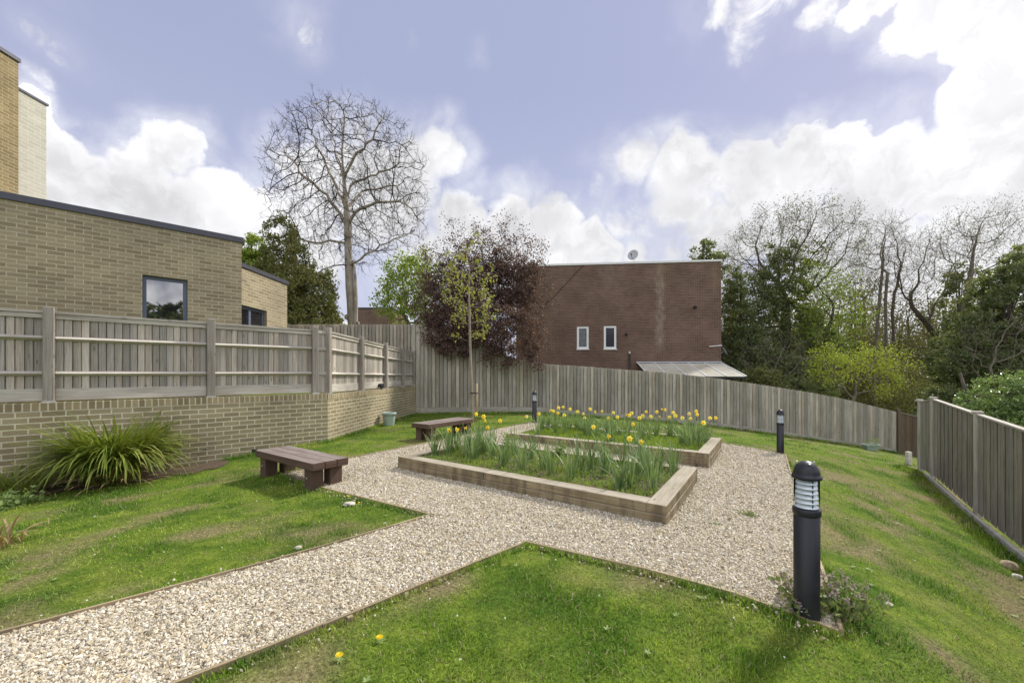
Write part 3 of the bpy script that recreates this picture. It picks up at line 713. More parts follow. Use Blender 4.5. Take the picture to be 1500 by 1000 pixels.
# floodlight sitting on the side wall
q = FB2 + D2 * on_line(553, FB2, D2) + N2 * .10
fl = thing('floodlight', 'small black spotlight sitting on the side wall coping', 'lamp', (q.x, q.y, WTOP - .02))
m = MB(); m.tube([(0, 0, 0), (0, 0, .03)], .05, 12); m.tube([(0, 0, .02), (0, 0, .09)], .012, 8); m.build('base', M['dark_metal'], fl)
m = MB(); m.tube([(-.09, .02, .11), (.0, -.0, .105), (.07, -.03, .10)], [.05, .065, .07], 14); m.build('lamp_head', M['dark_metal'], fl)
m = MB(); m.tube([(.0705, -.0305, .10), (.076, -.033, .0995)], .06, 14); m.build('lens', M['glass'], fl)

# tall fence at the back left, then the long one that steps down the slope
def plain_fence(label, segs, mat, wd, name='board_fence', gravel=.15, face=-1, gap=.024):
    """segs: list of ((x,y,zbase,ztop),(x,y,zbase,ztop)); boards face the garden"""
    root = thing(name, label, 'fence')
    for (a, b) in segs:
        A = Vector((a[0], a[1], 0)); B = Vector((b[0], b[1], 0)); d = (B - A).normalized(); n = Vector((d.y, -d.x, 0)) * (1 if face < 0 else -1)
        m = MB(); board_run(m, A, B, a[2] + gravel, b[2] + gravel, a[3], b[3], wd, n, .018, .008, gap=gap); m.build('board_panel', M[mat], root)
        if gravel:
            m = MB(); m.box(Vector((a[0], a[1], a[2] - .25)) + n * .006 + d * .004, B - A - d * .008 + Vector((0, 0, b[2] - a[2])), n * .035, (0, 0, .25 + gravel - .006)); m.build('gravel_board', M['concrete'] if mat == 'none' else M[mat], root)
        for fz in (.25, .8):
            m = MB(); za = a[2] + (a[3] - a[2]) * fz; zb = b[2] + (b[3] - b[2]) * fz
            m.box(Vector((a[0], a[1], za)) - n * .075, B - A + Vector((0, 0, zb - za)), n * .07, (0, 0, .08)); m.build('rail', M[mat], root)
        m = MB(); m.box(Vector((a[0], a[1], a[2] - .3)) - n * .18, d * .1, n * .1, (0, 0, a[3] - a[2] + .2), grain=2); m.build('post', M[mat], root)
    return root
def fpt(px, Y, base=None, top=None):
    x = kx(px) * Y; zb = gz(x, Y) if base is None else base
    return (x, Y, zb, zat(top, Y))
plain_fence('tall grey close-boarded fence seen above the side wall, level along its top', [((-9.6, 16.2, .95, 3.44), (-6.6, 16.2, .95, 3.44)), ((-6.6, 16.2, .95, 3.44), (-3.60, 16.14, .95, 3.43))], 'fence_back', .135, gravel=0)
tf = [fpt(603, 16.1, None, 475), fpt(616, 16.1, None, 475), fpt(650, 16.2, None, 475), fpt(697, 16.3, None, 488), fpt(745, 16.45, None, 523), fpt(800, 16.6, None, 533)]
plain_fence('tall board fence behind the young tree, stepping down under the purple tree', list(zip(tf[:-1], tf[1:])), 'fence_back', .15, gravel=.24)
lf = [fpt(800, 16.6, None, 533), fpt(850, 16.63, None, 536), fpt(900, 16.66, None, 540), fpt(980, 16.7, None, 546), fpt(1050, 16.75, None, 554), fpt(1125, 17.0, None, 565), fpt(1182, 17.2, None, 574), fpt(1240, 17.6, None, 585), fpt(1312, 18.4, None, 603)]
plain_fence('long grey close-boarded fence following the falling ground behind the rear bed', list(zip(lf[:-1], lf[1:])), 'fence_back', .135, gravel=.17)
dk = plain_fence('short dark brown fence panel in the far right corner', [(fpt(1314, 18.45, None, 604), fpt(1352, 18.75, None, 613))], 'fence_dark', .17, gravel=0)
a = fpt(1314, 18.43, None, 601); m = MB(); m.box((a[0] - .05, a[1] - .12, a[2] - .3), (.1, 0, 0), (0, .1, 0), (0, 0, a[3] - a[2] + .35), grain=2); m.build('corner_post', M['fence_dark'], dk)
b = fpt(1352, 18.72, None, 612); m = MB(); m.box((a[0], a[1] - .05, zat(604, 18.43)), (b[0] - a[0], b[1] - a[1], zat(612.5, 18.7) - zat(604, 18.43)), (0, .08, 0), (0, 0, .04)); m.build('capping', M['fence_right'], dk)

rfw = thing('panel_fence', 'grey board fence with capped posts down the right side of the bank', 'fence')
def rf_pt(px, top, Yf=None):
    # along the right hand fence line
    for i in range(len(RF) - 1):
        a = Vector((*RF[i], 0)); b = Vector((*RF[i + 1], 0)); t = on_line(px, a, b - a)
        if -1e-6 <= t <= 1 + 1e-6:
            p = a.lerp(b, t); return Vector((p.x, p.y, zat(top, p.y)))
    return None
a0 = Vector((11.0, 11.3, zat(589.5, 11.3))); a1 = rf_pt(1368, 586); a2 = rf_pt(1433, 608.5); a3 = rf_pt(1500, 631)
dirn = (a3 - a2); dirn.z = 0; Lb = (Vector((a2.x, a2.y, 0)) - Vector((a1.x, a1.y, 0))).length
dn = dirn.normalized(); a3 = a2 + dn * Lb + Vector((0, 0, (a3.z - a2.z) * Lb / dirn.length)); a4 = a3 + dn * Lb + Vector((0, 0, 0)); a5 = a4 + dn * Lb; a6 = a5 + dn * Lb
rp = [a0, a1, a2, a3, a4, a5, a6]
for i, (a, b) in enumerate(zip(rp[:-1], rp[1:])):
    A = Vector((a.x, a.y, 0)); B = Vector((b.x, b.y, 0)); d = (B - A).normalized(); n = Vector((d.y, -d.x, 0))   # towards the garden (left)
    if n.x > 0: n = -n
    m = MB(); gb = .10
    board_run(m, A + d * .05, B - d * .05, gz(a.x, a.y) + gb, gz(b.x, b.y) + gb, a.z, b.z, .17, n, .018, .004, gap=.004); m.build('board_panel', M['fence_right'], rfw)
    if i > 0:
        m = MB(); za, zb = gz(a.x, a.y), gz(b.x, b.y)
        m.box(Vector((a.x, a.y, za - .2)) + n * .13 + d * .01, B - A - d * .02 + Vector((0, 0, zb - za)), n * .05, (0, 0, .2 + .13)); m.build('kick_board', M['concrete'], rfw)
    m = MB(); m.box(Vector((a.x, a.y, a.z)) - n * .045 + d * .05, B - A - d * .1 + Vector((0, 0, b.z - a.z)), n * .09, (0, 0, .035)); m.build('capping', M['fence'], rfw)
for i, a in enumerate(rp):
    d = dn; n = Vector((d.y, -d.x, 0)); n = -n if n.x > 0 else n
    post(rfw, Vector((a.x, a.y, 0)) - n * .04, d, n, gz(a.x, a.y) - .2, a.z + .05, .10, 'fence', False, True)
# ------------------------------------------------------------------ raised beds of sleepers
def raised_bed(quad, courses, label, h=.105):
    root = thing('raised_bed', label, 'planter', tuple(Vector((quad[0].x, quad[0].y, 0))))
    O = Vector((quad[0].x, quad[0].y, 0)); top = quad[0].z; w = .21
    a, b, c, d = [Vector((q.x, q.y, 0)) - O for q in quad]
    ux = (b - a).normalized(); uy = (d - a).normalized()
    for k in range(courses):
        z = top - h * (k + 1) + .0015
        hh = h - .003
        runs = []
        if k % 2 == 0:   # end pieces run through on top
            runs = [(a, d, ux, 0), (b - ux * w, c - ux * w, ux, 0), (a + ux * w, b - ux * w, uy, 1), (d + ux * w - uy * w, c - ux * w - uy * w, uy, 1)]
        else:
            runs = [(a, b, uy, 1), (d - uy * w, c - uy * w, uy, 1), (a + uy * w, d - uy * w, ux, 0), (b - ux * w + uy * w, c - ux * w - uy * w, ux, 0)]
        for (p, q, sd, long) in runs:
            L = (q - p).length; dr = (q - p).normalized(); cut = [0, 1] if L < 3 else ([0, .56, 1] if k % 2 else [0, .42, 1])
            for s0, s1 in zip(cut[:-1], cut[1:]):
                m = MB(); jx = random.uniform(-.004, .004)
                m.box(p + dr * (L * s0 + .002) + sd * jx + Vector((0, 0, z)), dr * (L * (s1 - s0) - .004), sd * w, (0, 0, hh)); sl_ = bevel(m.build('sleeper', [M['sleeper'], M['sleeper_top']], root), .009, 2)
                for pl in sl_.data.polygons:
                    if pl.normal.z > .9: pl.material_index = 1
    return root
raised_bed(BED1, 3, 'front raised bed of brown timber sleepers, mostly leafy, nearest the path')
raised_bed(BED2, 4, 'rear raised bed of timber sleepers crowded with yellow daffodils')
def inset(quad, w):
    c = sum((Vector(q) for q in quad), Vector()) / 4
    a, b, cc, d = quad; ux = (b - a).normalized(); uy = (d - a).normalized()
    return [a + (ux + uy) * w, b + (-ux + uy) * w, cc - (ux + uy) * w, d + (ux - uy) * w]
def bed_soil(quad, z, name):
    q = inset(quad, .2); n, mm = 40, 22; a, b, c, d = [np.array(p) for p in q]
    s, t = np.meshgrid(np.linspace(0, 1, n + 1), np.linspace(0, 1, mm + 1)); s = s[..., None]; t = t[..., None]
    P = (a * (1 - s) + b * s) * (1 - t) + (d * (1 - s) + c * s) * t
    P[..., 2] = z + .018 * np.sin(P[..., 0] * 7 + 2 * np.sin(P[..., 1] * 5)) + RNG.normal(0, .007, P.shape[:2])
    i = (np.arange(mm)[:, None] * (n + 1) + np.arange(n)[None]).ravel()[:, None]
    tag(np_mesh(name, P.reshape(-1, 3), np.concatenate([i, i + 1, i + n + 2, i + n + 1], 1), M['soil'], smooth=True), kind='structure')
SOIL1, SOIL2 = .145, .09
bed_soil(BED1, SOIL1, 'soil'); bed_soil(BED2, SOIL2, 'soil')
def in_quad(q, n, rng):
    a, b, c, d = [np.array(p) for p in q]; s = rng.random((n, 1)); t = rng.random((n, 1))
    return (a * (1 - s) + b * s) * (1 - t) + (d * (1 - s) + c * s) * t
M['bed_green'] = leafmat('bed_green', [(.12, .20, .03), (.20, .31, .04), (.32, .42, .08), (.17, .26, .05)], .35)
M['weed'] = leafmat('weed_green', [(.12, .19, .05), (.20, .29, .09), (.30, .38, .14), (.15, .23, .07)], .3)
def bed_cover():
    # low weeds and grass in the beds
    P = in_quad(inset(BED2, .22), 16000, RNG); n = len(P)
    V1, F1 = blades(P[:, 0], P[:, 1], np.full(n, SOIL2), RNG.uniform(.04, .12, n), RNG.uniform(.006, .010, n), RNG, .6)
    tag(np_mesh('bed_grass', V1, F1, M['bed_green']), 'lush green grass filling the rear raised bed', 'grass', kind='stuff')
    P = in_quad(inset(BED1, .22), 15000, RNG)
    f = np.sin(P[:, 0] * 4.1 + 2 * np.sin(P[:, 1] * 3.3)) * np.sin(P[:, 1] * 4.7 + P[:, 0])
    P = P[RNG.random(len(P)) < .55 + .45 * f]; n = len(P)
    V1, F1 = blades(P[:, 0], P[:, 1], np.full(n, SOIL1), RNG.uniform(.03, .10, n), RNG.uniform(.004, .008, n), RNG, .9)
    tag(np_mesh('bed_weeds', V1, F1, M['bed_green']), 'thin grass and seedlings in the soil of the front raised bed', 'weeds', kind='stuff')
    P = in_quad(inset(BED1, .24), 9000, RNG)
    f = np.sin(P[:, 0] * 5.3 + 1.5 * np.sin(P[:, 1] * 6.1)) * np.sin(P[:, 1] * 5.1)
    P = P[RNG.random(len(P)) < .35 + .5 * f]; P[:, 2] = SOIL1 + RNG.uniform(.005, .06, len(P))
    V1, F1 = leaf_arrays(P, .035, .6, up=.3)
    tag(np_mesh('chickweed', V1, F1, M['weed']), 'pale low chickweed patches in the front raised bed', 'weeds', kind='stuff')
bed_cover()

# ------------------------------------------------------------------ strap leaved plants
def ribbon(vs, fs, base, az, length, lean, droop, width, seg=6, twist=0.):
    """curved strap leaf; appends quads"""
    h = Vector((math.cos(az), math.sin(az), 0)); s = Vector((-h.y, h.x, 0)); p = Vector(base); ang = lean; i0 = len(vs)
    for k in range(seg + 1):
        t = k / seg; w = width * (.75 + .5 * t) * (1 - t ** 3) + .0008
        sd = (s * math.cos(twist * t) + Vector((0, 0, 1)) * math.sin(twist * t) * .6).normalized()
        vs.append(tuple(p - sd * w / 2)); vs.append(tuple(p + sd * w / 2))
        p = p + (h * math.sin(ang) + Vector((0, 0, 1)) * math.cos(ang)) * (length / seg); ang += droop / seg
    for k in range(seg): fs.append((i0 + 2 * k, i0 + 2 * k + 1, i0 + 2 * k + 3, i0 + 2 * k + 2))
def pymesh(name, vs, fs, mat, parent=None, smooth=True):
    me = bpy.data.meshes.new(name); me.from_pydata(vs, [], fs); me.polygons.foreach_set('use_smooth', [smooth] * len(fs)); me.update()
    return link(name, me, mat, parent)
M['daff_leaf'] = leafmat('daffodil_leaf', [(.10, .175, .075), (.155, .24, .095), (.26, .35, .17), (.135, .22, .065), (.21, .31, .09)], .25, .45)
M['daff_stem'] = leafmat('daffodil_stem', [(.10, .20, .05), (.13, .24, .06)], .2)
M['petal'] = leafmat('daffodil_petal', [(.82, .68, .08), (.86, .76, .14), (.84, .76, .26)], .35)
M['petal_pale'] = leafmat('pale_daffodil_petal', [(.82, .76, .42), (.84, .80, .52)], .35)
M['trumpet'] = leafmat('daffodil_trumpet', [(.84, .56, .02), (.86, .64, .04)], .3)
M['strap'] = leafmat('strap_leaf', [(.075, .12, .02), (.13, .19, .03), (.23, .27, .05), (.17, .22, .04), (.40, .36, .13)], .3, .4)
M['dry_leaf'] = leafmat('dry_leaf', [(.24, .17, .09), (.36, .27, .14), (.30, .22, .10)], .25)
def flower(parent, pos, az, r=.045, pale=False, tilt=.25):
    """six petals around a trumpet facing sideways"""
    f = Vector((math.cos(az) * math.cos(tilt), math.sin(az) * math.cos(tilt), -math.sin(tilt) + .25)).normalized()
    u = f.cross(Vector((0, 0, 1))).normalized(); v = f.cross(u); P = Vector(pos); vs, fs = [], []
    for k in range(6):
        a = k * PI / 3 + .2; d = (u * math.cos(a) + v * math.sin(a)); e = f.cross(d); off = f * (.003 if k % 2 else 0)
        i = len(vs); vs += [tuple(P + off + d * .006), tuple(P + off + d * r * .55 + e * r * .34 + f * .004), tuple(P + off + d * r * 1.05 + f * .009), tuple(P + off + d * r * .55 - e * r * .34 + f * .004)]
        fs.append((i, i + 1, i + 2, i + 3))
    fl = pymesh('flower', vs, fs, M['petal_pale' if pale else 'petal'], parent)
    vs, fs = [], []; K = 9
    for j, (rr, dz) in enumerate(((.24, .004), (.30, .018), (.34, .030), (.46, .038))):
        for k in range(K):
            a = 2 * PI * k / K; vs.append(tuple(P + f * (dz * r / .045) + (u * math.cos(a) + v * math.sin(a)) * r * rr))
    for j in range(3):
        for k in range(K): fs.append((j * K + k, j * K + (k + 1) % K, (j + 1) * K + (k + 1) % K, (j + 1) * K + k))
    pymesh('trumpet', vs, fs, M['trumpet'], fl)
def stem(parent, a, b, r=.004):
    m = MB(); a, b = Vector(a), Vector(b); m.tube([a, a.lerp(b, .5) + Vector((0, 0, .02)), a.lerp(b, .93) + Vector((0, 0, .012)), b], [r, r, r * .9, r * .8], 5); m.build('stem', M['daff_stem'], parent)
ORD = ['first', 'second', 'third', 'fourth', 'fifth', 'sixth', 'seventh', 'eighth', 'ninth', 'tenth', 'eleventh', 'twelfth', 'thirteenth', 'fourteenth', 'fifteenth', 'sixteenth', 'seventeenth', 'eighteenth', 'nineteenth', 'twentieth'] + ['twenty-' + s for s in ('first', 'second', 'third', 'fourth', 'fifth', 'sixth', 'seventh', 'eighth', 'ninth')] + ['thirtieth'] + ['thirty-' + s for s in ('first', 'second', 'third', 'fourth', 'fifth', 'sixth', 'seventh', 'eighth', 'ninth')]
NUM = ['no', 'one', 'two', 'three', 'four', 'five', 'six', 'seven', 'eight']
def clamp_quad(x, y, quad):
    a, b, c, d = inset(quad, .30); ux = Vector((b.x - a.x, b.y - a.y)); uy = Vector((d.x - a.x, d.y - a.y)); det = ux.x * uy.y - ux.y * uy.x
    px, py = x - a.x, y - a.y; s = (px * uy.y - py * uy.x) / det; t = (ux.x * py - ux.y * px) / det
    s = min(max(s, 0), 1); t = min(max(t, 0), 1); return a.x + ux.x * s + uy.x * t, a.y + ux.y * s + uy.y * t
FL1 = [(659, 630), (670, 629), (684, 627), (699, 606), (710, 616), (714, 626), (707, 610), (731, 616), (892, 639), (922, 642), (941, 647)]
LV1 = [(620, 665), (630, 668), (645, 660), (655, 668), (669, 662), (681, 670), (693, 675), (700, 668), (710, 664), (722, 670), (738, 684), (752, 668), (765, 690), (778, 675), (796, 688), (807, 696), (836, 703), (850, 688), (866, 690), (887, 696), (907, 718), (925, 713), (937, 692), (950, 700), (965, 688), (987, 692), (957, 717)]
FL2 = [(790, 606), (828, 608), (890, 612), (905, 611), (921, 608), (938, 612), (960, 603), (980, 611), (1012, 613), (857, 612, 1), (772, 610, 1), (806, 601), (810, 602), (817, 605), (817, 597), (824, 596), (834, 599), (866, 599), (882, 602), (899, 604), (914, 607), (927, 605), (926, 621), (947, 603), (955, 610), (964, 610), (974, 600), (967, 597), (990, 609), (1001, 612), (1020, 607), (1030, 619), (1039, 612), (1046, 612), (1019, 602), (868, 625), (855, 606, 1), (845, 603), (985, 604), (943, 609), (1010, 606, 1), (872, 603, 1)]
LV2 = [(780, 627), (795, 631), (815, 636), (832, 631), (850, 633), (862, 640), (875, 641), (897, 636), (917, 646), (935, 638), (952, 646), (965, 636), (985, 643), (1000, 652), (1020, 648), (1035, 636), (1010, 656), (1030, 650)]
def daffodils(quad, soil, fl, lv, where, hz):
    clumps = []
    for f in fl:
        px, py = f[0], f[1]; zf = soil + hz + random.uniform(-.06, .06); Yf = (EYE - zf) * FPX / (py - HOR)
        x, y = clamp_quad(kx(px) * Yf + random.uniform(-.03, .03), Yf, quad); zf = zat(py, y); x2 = kx(px) * y
        zf = min(max(zf, soil + .25), soil + .62)
        near = [c for c in clumps if math.hypot(c[0] - x, c[1] - y) < .22]
        if near: near[0][2].append((x2, y, zf, len(f) > 2))
        else: clumps.append([x, y, [(x2, y, zf, len(f) > 2)]])
    for (px, py) in lv:
        p = at_z(px, py, soil); x, y = clamp_quad(p.x, p.y, quad)
        near = [c for c in clumps if math.hypot(c[0] - x, c[1] - y) < .13]
        if not near: clumps.append([x, y, []])
    clumps.sort(key=lambda c: c[0] / c[1])
    for i, (x, y, fs_) in enumerate(clumps):
        kind = ('with %s yellow flower%s' % (NUM[len(fs_)], '' if len(fs_) == 1 else 's')) if fs_ else 'of grey-green leaves without flowers'
        root = thing('daffodil', 'daffodil clump %s, %s from the left in the %s raised bed' % (kind, ORD[i], where), 'daffodil', (x, y, soil), 0, 'daffodils in the %s raised bed' % where)
        vs, fs = [], []; nl = random.randint(24, 40)
        for k in range(nl):
            a = random.uniform(0, 2 * PI); rr = random.uniform(0, .07)
            ribbon(vs, fs, (rr * math.cos(a), rr * math.sin(a), -.01), a + random.uniform(-.7, .7), random.uniform(.30, .60), abs(random.gauss(.10, .18)), random.choice([.15, .3, .5, .9, 1.7]) * random.uniform(.5, 1.2), random.uniform(.012, .020), 5, random.uniform(-.8, .8))
        pymesh('leaves', vs, fs, M['daff_leaf'], root)
        for (fx, fy, fz, pale) in fs_:
            dx, dy = fx - x + random.uniform(-.03, .03), fy - y; q = Vector((dx, dy, fz - soil))
            stem(root, (dx * .4, dy * .4, 0), q)
            flower(root, q, -PI / 2 + random.gauss(0, .8), random.uniform(.044, .054), pale, random.uniform(0, .4))
daffodils(BED1, SOIL1, FL1, LV1, 'front', .42)
daffodils(BED2, SOIL2, FL2, LV2, 'rear', .46)

# leafy plant in the front bed: fresh green shoots
def leafy(name, label, cat, base, h, r, n, size, mat, stems=6, sm='daff_stem', group=None):
    root = thing(name, label, cat, base, 0, group); m = MB(); C = []
    for k in range(stems):
        a = random.uniform(0, 2 * PI); rr = r * random.uniform(.2, 1); top = Vector((rr * math.cos(a), rr * math.sin(a), h * random.uniform(.6, 1)))
        m.tube([(0, 0, -.01), top * .5 + Vector((0, 0, h * .08)), top], [.004, .0035, .002], 5)
        for j in range(n // stems):
            t = random.uniform(.2, 1); C.append(np.array(top) * t + RNG.normal(0, r * .16, 3))
    m.build('stem', M[sm], root); C = np.array(C); C[:, 2] = np.maximum(C[:, 2], .01); V, F = leaf_arrays(C, size, .6, up=.2); np_mesh('leaves', V, F, M[mat], root); return root
p = at_z(760, 655, SOIL1); x, y = clamp_quad(p.x, p.y, BED1); leafy('leafy_plant', 'fresh light green leafy shoot at the back of the front bed, left of its middle', 'plant', (x, y, SOIL1), .32, .2, 160, .05, 'weed')
p = at_z(822, 668, SOIL1); x, y = clamp_quad(p.x, p.y, BED1); leafy('leafy_plant', 'fresh light green leafy shoot near the middle of the front bed', 'plant', (x, y, SOIL1), .30, .2, 160, .05, 'weed')

# the planted strip along the brick wall
m = MB(); a0_, a1_ = WC - WD * 1.9 + WN * .01, WC - WD * 8 + WN * .01; n = 40; pts = []
for k in range(n + 1):
    q = a0_.lerp(a1_, k / n); wv = .72 + .12 * math.sin(k * 1.7) - (.6 if k == 0 else .3 if k == 1 else 0); pts.append((q, q + WN * wv))
for k in range(n):
    P = [pts[k][0], pts[k][1], pts[k + 1][1], pts[k + 1][0]]; m.face([Vector((q.x, q.y, gz(q.x, q.y) + .012)) for q in P][::-1])
tag(m.build('soil', M['soil']), kind='structure')
def strap_clump(label, base, n, L, w, spread, mat='strap'):
    root = thing('strappy_plant', label, 'plant', base); vs, fs = [], []
    for k in range(n):
        a = random.uniform(0, 2 * PI); rr = spread * math.sqrt(random.random())
        b = (rr * math.cos(a), rr * math.sin(a), 0)
        ln = L * random.uniform(.55, 1.1); lean = random.uniform(.0, .32) * (.3 + .9 * rr / spread); dr = random.uniform(.9, 2.9)
        hmax = ln * .6
        ribbon(vs, fs, b, a + random.gauss(0, .6), ln, lean, dr, w * random.uniform(.7, 1.2), 7, random.uniform(-.5, .5))
    pymesh('leaves', vs, fs, M[mat], root)
    vs, fs = [], []
    for k in range(n // 7):
        a = random.uniform(0, 2 * PI); rr = spread * random.uniform(.5, 1.1)
        ribbon(vs, fs, (rr * math.cos(a), rr * math.sin(a), .01), a + random.gauss(0, .5), L * random.uniform(.4, .8), random.uniform(.8, 1.3), random.uniform(.3, .8), w * .6, 5)
    pymesh('dead_leaves', vs, fs, M['dry_leaf'], root)
    return root
def wall_base(px, off):
    q = WC + WN * off; t = on_line(px, q, WD); q = q + WD * t; return Vector((q.x, q.y, gz(q.x, q.y)))
strap_clump('large arching clump of strappy green leaves against the brick wall', wall_base(166, .42), 1100, 1.38, .031, .31)
strap_clump('small straggly strappy clump at the foot of the wall, left of the large one', wall_base(28, .40), 150, .62, .018, .28)
strap_clump('yellowing tuft of strap leaves at the left edge of the lawn', hit(-2, 800), 60, .38, .018, .15, 'dry_leaf')
M['rose'] = leafmat('rose_leaf', [(.05, .085, .03), (.09, .13, .04), (.14, .12, .05)], .25)
q = wall_base(243, .10); rt = thing('climber', 'thin climbing stem with sparse dark leaves up the brick wall, right of the strappy plant', 'plant', q)
m = MB(); C = []
for (dx, h) in ((.0, .95), (.10, .62), (-.08, .8), (.2, .45)):
    pts_ = [Vector((0, 0, 0)) + WD * dx * t + WD * .03 * math.sin(9 * t + dx * 40) + Vector((0, 0, h * t)) for t in np.linspace(0, 1, 9)]; m.tube(pts_, [.006 * (1 - .6 * t) for t in np.linspace(0, 1, 9)], 5)
    for t in np.linspace(.45, 1, 26): C.append(np.array(WD * dx * t + Vector((0, 0, h * t))) + RNG.normal(0, .075, 3) * np.array([1, 1, .7]))
C = np.array(C); d_ = C @ np.array(WN); C += np.array(WN)[None] * (np.maximum(d_, .0) - d_)[:, None]
m.build('stem', barkmat('rose_stem', (.10, .07, .04), (.16, .11, .06)), rt); V, F = leaf_arrays(C, .055, .6); np_mesh('leaves', V, F, M['rose'], rt)
q = hit(22, 742); leafy('leafy_plant', 'low broad-leaved green plant at the left end of the flower strip', 'plant', q, .14, .34, 260, .075, 'weed', 14)

# dead-nettle growing round the near bollard
M['nettle'] = leafmat('nettle_leaf', [(.13, .18, .06), (.21, .26, .09), (.25, .21, .12)], .3)
M['nettle_top'] = leafmat('nettle_top', [(.26, .19, .22), (.36, .28, .33), (.48, .40, .46)], .3)
nb = hit(1215, 905); nt_ = thing('dead_nettle', 'purple-flowered weed growing at the foot of the near bollard', 'weed', nb); m = MB(); C1, C2 = [], []
for k in range(60):
    a = random.uniform(0, 2 * PI); rr = .19 * math.sqrt(random.random()); b = Vector((rr * math.cos(a) * 1.2 + .0, rr * math.sin(a) * .7, 0)); tp = b + Vector((random.uniform(-.05, .05) + b.x * .5, random.uniform(-.04, .04), random.uniform(.09, .25)))
    if k < 4: b = Vector((-.10, -.03, 0)); tp = b + Vector(((-.09, -.16, -.02, -.24)[k], -.05, (.20, .12, .24, .14)[k]))
    m.tube([b, b.lerp(tp, .5) + Vector((0, 0, .015)), tp], [.0028, .0024, .002], 5)
    for t in np.linspace(.1, 1, 12): C1.append(np.array(b.lerp(tp, t)) + RNG.normal(0, .018, 3))
    hd = np.array(tp)[None] + RNG.normal(0, .009, (16, 3)) * np.array([1, 1, 1.6]); V, F = leaf_arrays(hd, .016, .7, up=.2); np_mesh('flower_head', V, F, M['nettle_top'], nt_)
m.build('stem', M['daff_stem'], nt_); V, F = leaf_arrays(np.array(C1), .040, .75, droop=.2); np_mesh('leaves', V, F, M['nettle'], nt_)
# dandelions, daisies, rosettes and stones on the lawns
M['dandelion'] = leafmat('dandelion_yellow', [(.80, .58, .01), (.84, .66, .03)], .2)
def dandelion(px, py, label, r=.022):
    q = hit(px, py); root = thing('dandelion', label, 'dandelion', q, random.uniform(0, 6), 'dandelions on the lawn'); vs, fs = [], []
    for ring, (n_, rr, zz) in enumerate(((14, 1., .020), (11, .72, .026), (8, .42, .030))):
        for k in range(n_):
            a = 2 * PI * k / n_ + ring; w = .16
            i = len(vs); c = Vector((0, 0, .024))
            vs += [tuple(c), tuple(Vector((math.cos(a - w) * r * rr, math.sin(a - w) * r * rr, zz + .012))), tuple(Vector((math.cos(a + w) * r * rr, math.sin(a + w) * r * rr, zz + .012)))]; fs.append((i, i + 1, i + 2))
    pymesh('flower', vs, fs, M['dandelion'], root); vs, fs = [], []
    for k in range(9):
        ribbon(vs, fs, (0, 0, .002), k * .7 + random.uniform(-.2, .2), random.uniform(.02, .045), 1.25, .4, .010, 4)
    pymesh('leaves', vs, fs, M['weed'], root)
dandelion(497, 967, 'yellow dandelion in the near lawn, nearer the camera of the two')
dandelion(556, 948, 'yellow dandelion in the near lawn, second from the path end')
dandelion(511, 731, 'small yellow dandelion in the grass in front of the near bench', .018)
dandelion(526, 741, 'small yellow dandelion right of the pale stone', .016)
M['daisy'] = leafmat('daisy_white', [(.75, .75, .70), (.8, .8, .78)], .2)
def rosettes():
    x, y, r = polar_points(110, 1.8, 9, 1.2, RNG); k = inside(x, y, GARDEN) & ~inside(x, y, poly2(PLAZA)) & ~inside(x, y, poly2(PATH)); x, y = x[k], y[k]; vs, fs = [], []
    for i in range(len(x)):
        n_ = random.randint(4, 7); z = gz(x[i], y[i]) + .012
        for q in range(n_): ribbon(vs, fs, (x[i], y[i], z), q * 6.28 / n_ + random.uniform(-.3, .3), random.uniform(.015, .036), 1.15, .4, random.uniform(.010, .016), 3)
    o = pymesh('clover_and_weeds', vs, fs, M['weed']); tag(o, 'pale broad-leaved weeds scattered through the lawn', 'weeds', kind='stuff')
    x, y, r = polar_points(170, 1.8, 12, 1.2, RNG); k = inside(x, y, GARDEN) & ~inside(x, y, poly2(PLAZA)) & ~inside(x, y, poly2(PATH)); x, y = x[k], y[k]
    C = np.stack([x, y, gz_np(x, y) + .028], -1); C = np.repeat(C, 4, 0) + RNG.normal(0, .003, (len(C) * 4, 3)); V, F = leaf_arrays(C, .010, .9, up=.0)
    tag(np_mesh('daisies', V, F, M['daisy']), 'tiny white daisies and petals dotted over the lawn', 'daisies', kind='stuff')
rosettes()
def litter():
    P = np.concatenate([in_quad([Vector(q) for q in PLAZA], 150, RNG), in_quad([Vector(q) for q in PATH], 60, RNG)]); P[:, 2] = gz_np(P[:, 0], P[:, 1]) + .026
    V, F = leaf_arrays(P, .030, .6, droop=0.); V[:, 2] = np.repeat(P[:, 2], 4) + (V[:, 2] - np.repeat(P[:, 2], 4)) * .25
    tag(np_mesh('leaf_litter', V, F, M['dry_leaf']), 'dry brown leaf scraps blown over the gravel', 'leaves', kind='stuff')
litter()
leafy('gravel_weed', 'small dark weed sprouting in the gravel left of the near bollard', 'weed', hit(1092, 757), .05, .13, 90, .028, 'nettle', 8)
leafy('gravel_weed', 'tiny weed seedlings in the gravel, closer to the front bed corner', 'weed', hit(1052, 772), .04, .10, 50, .024, 'nettle', 6)
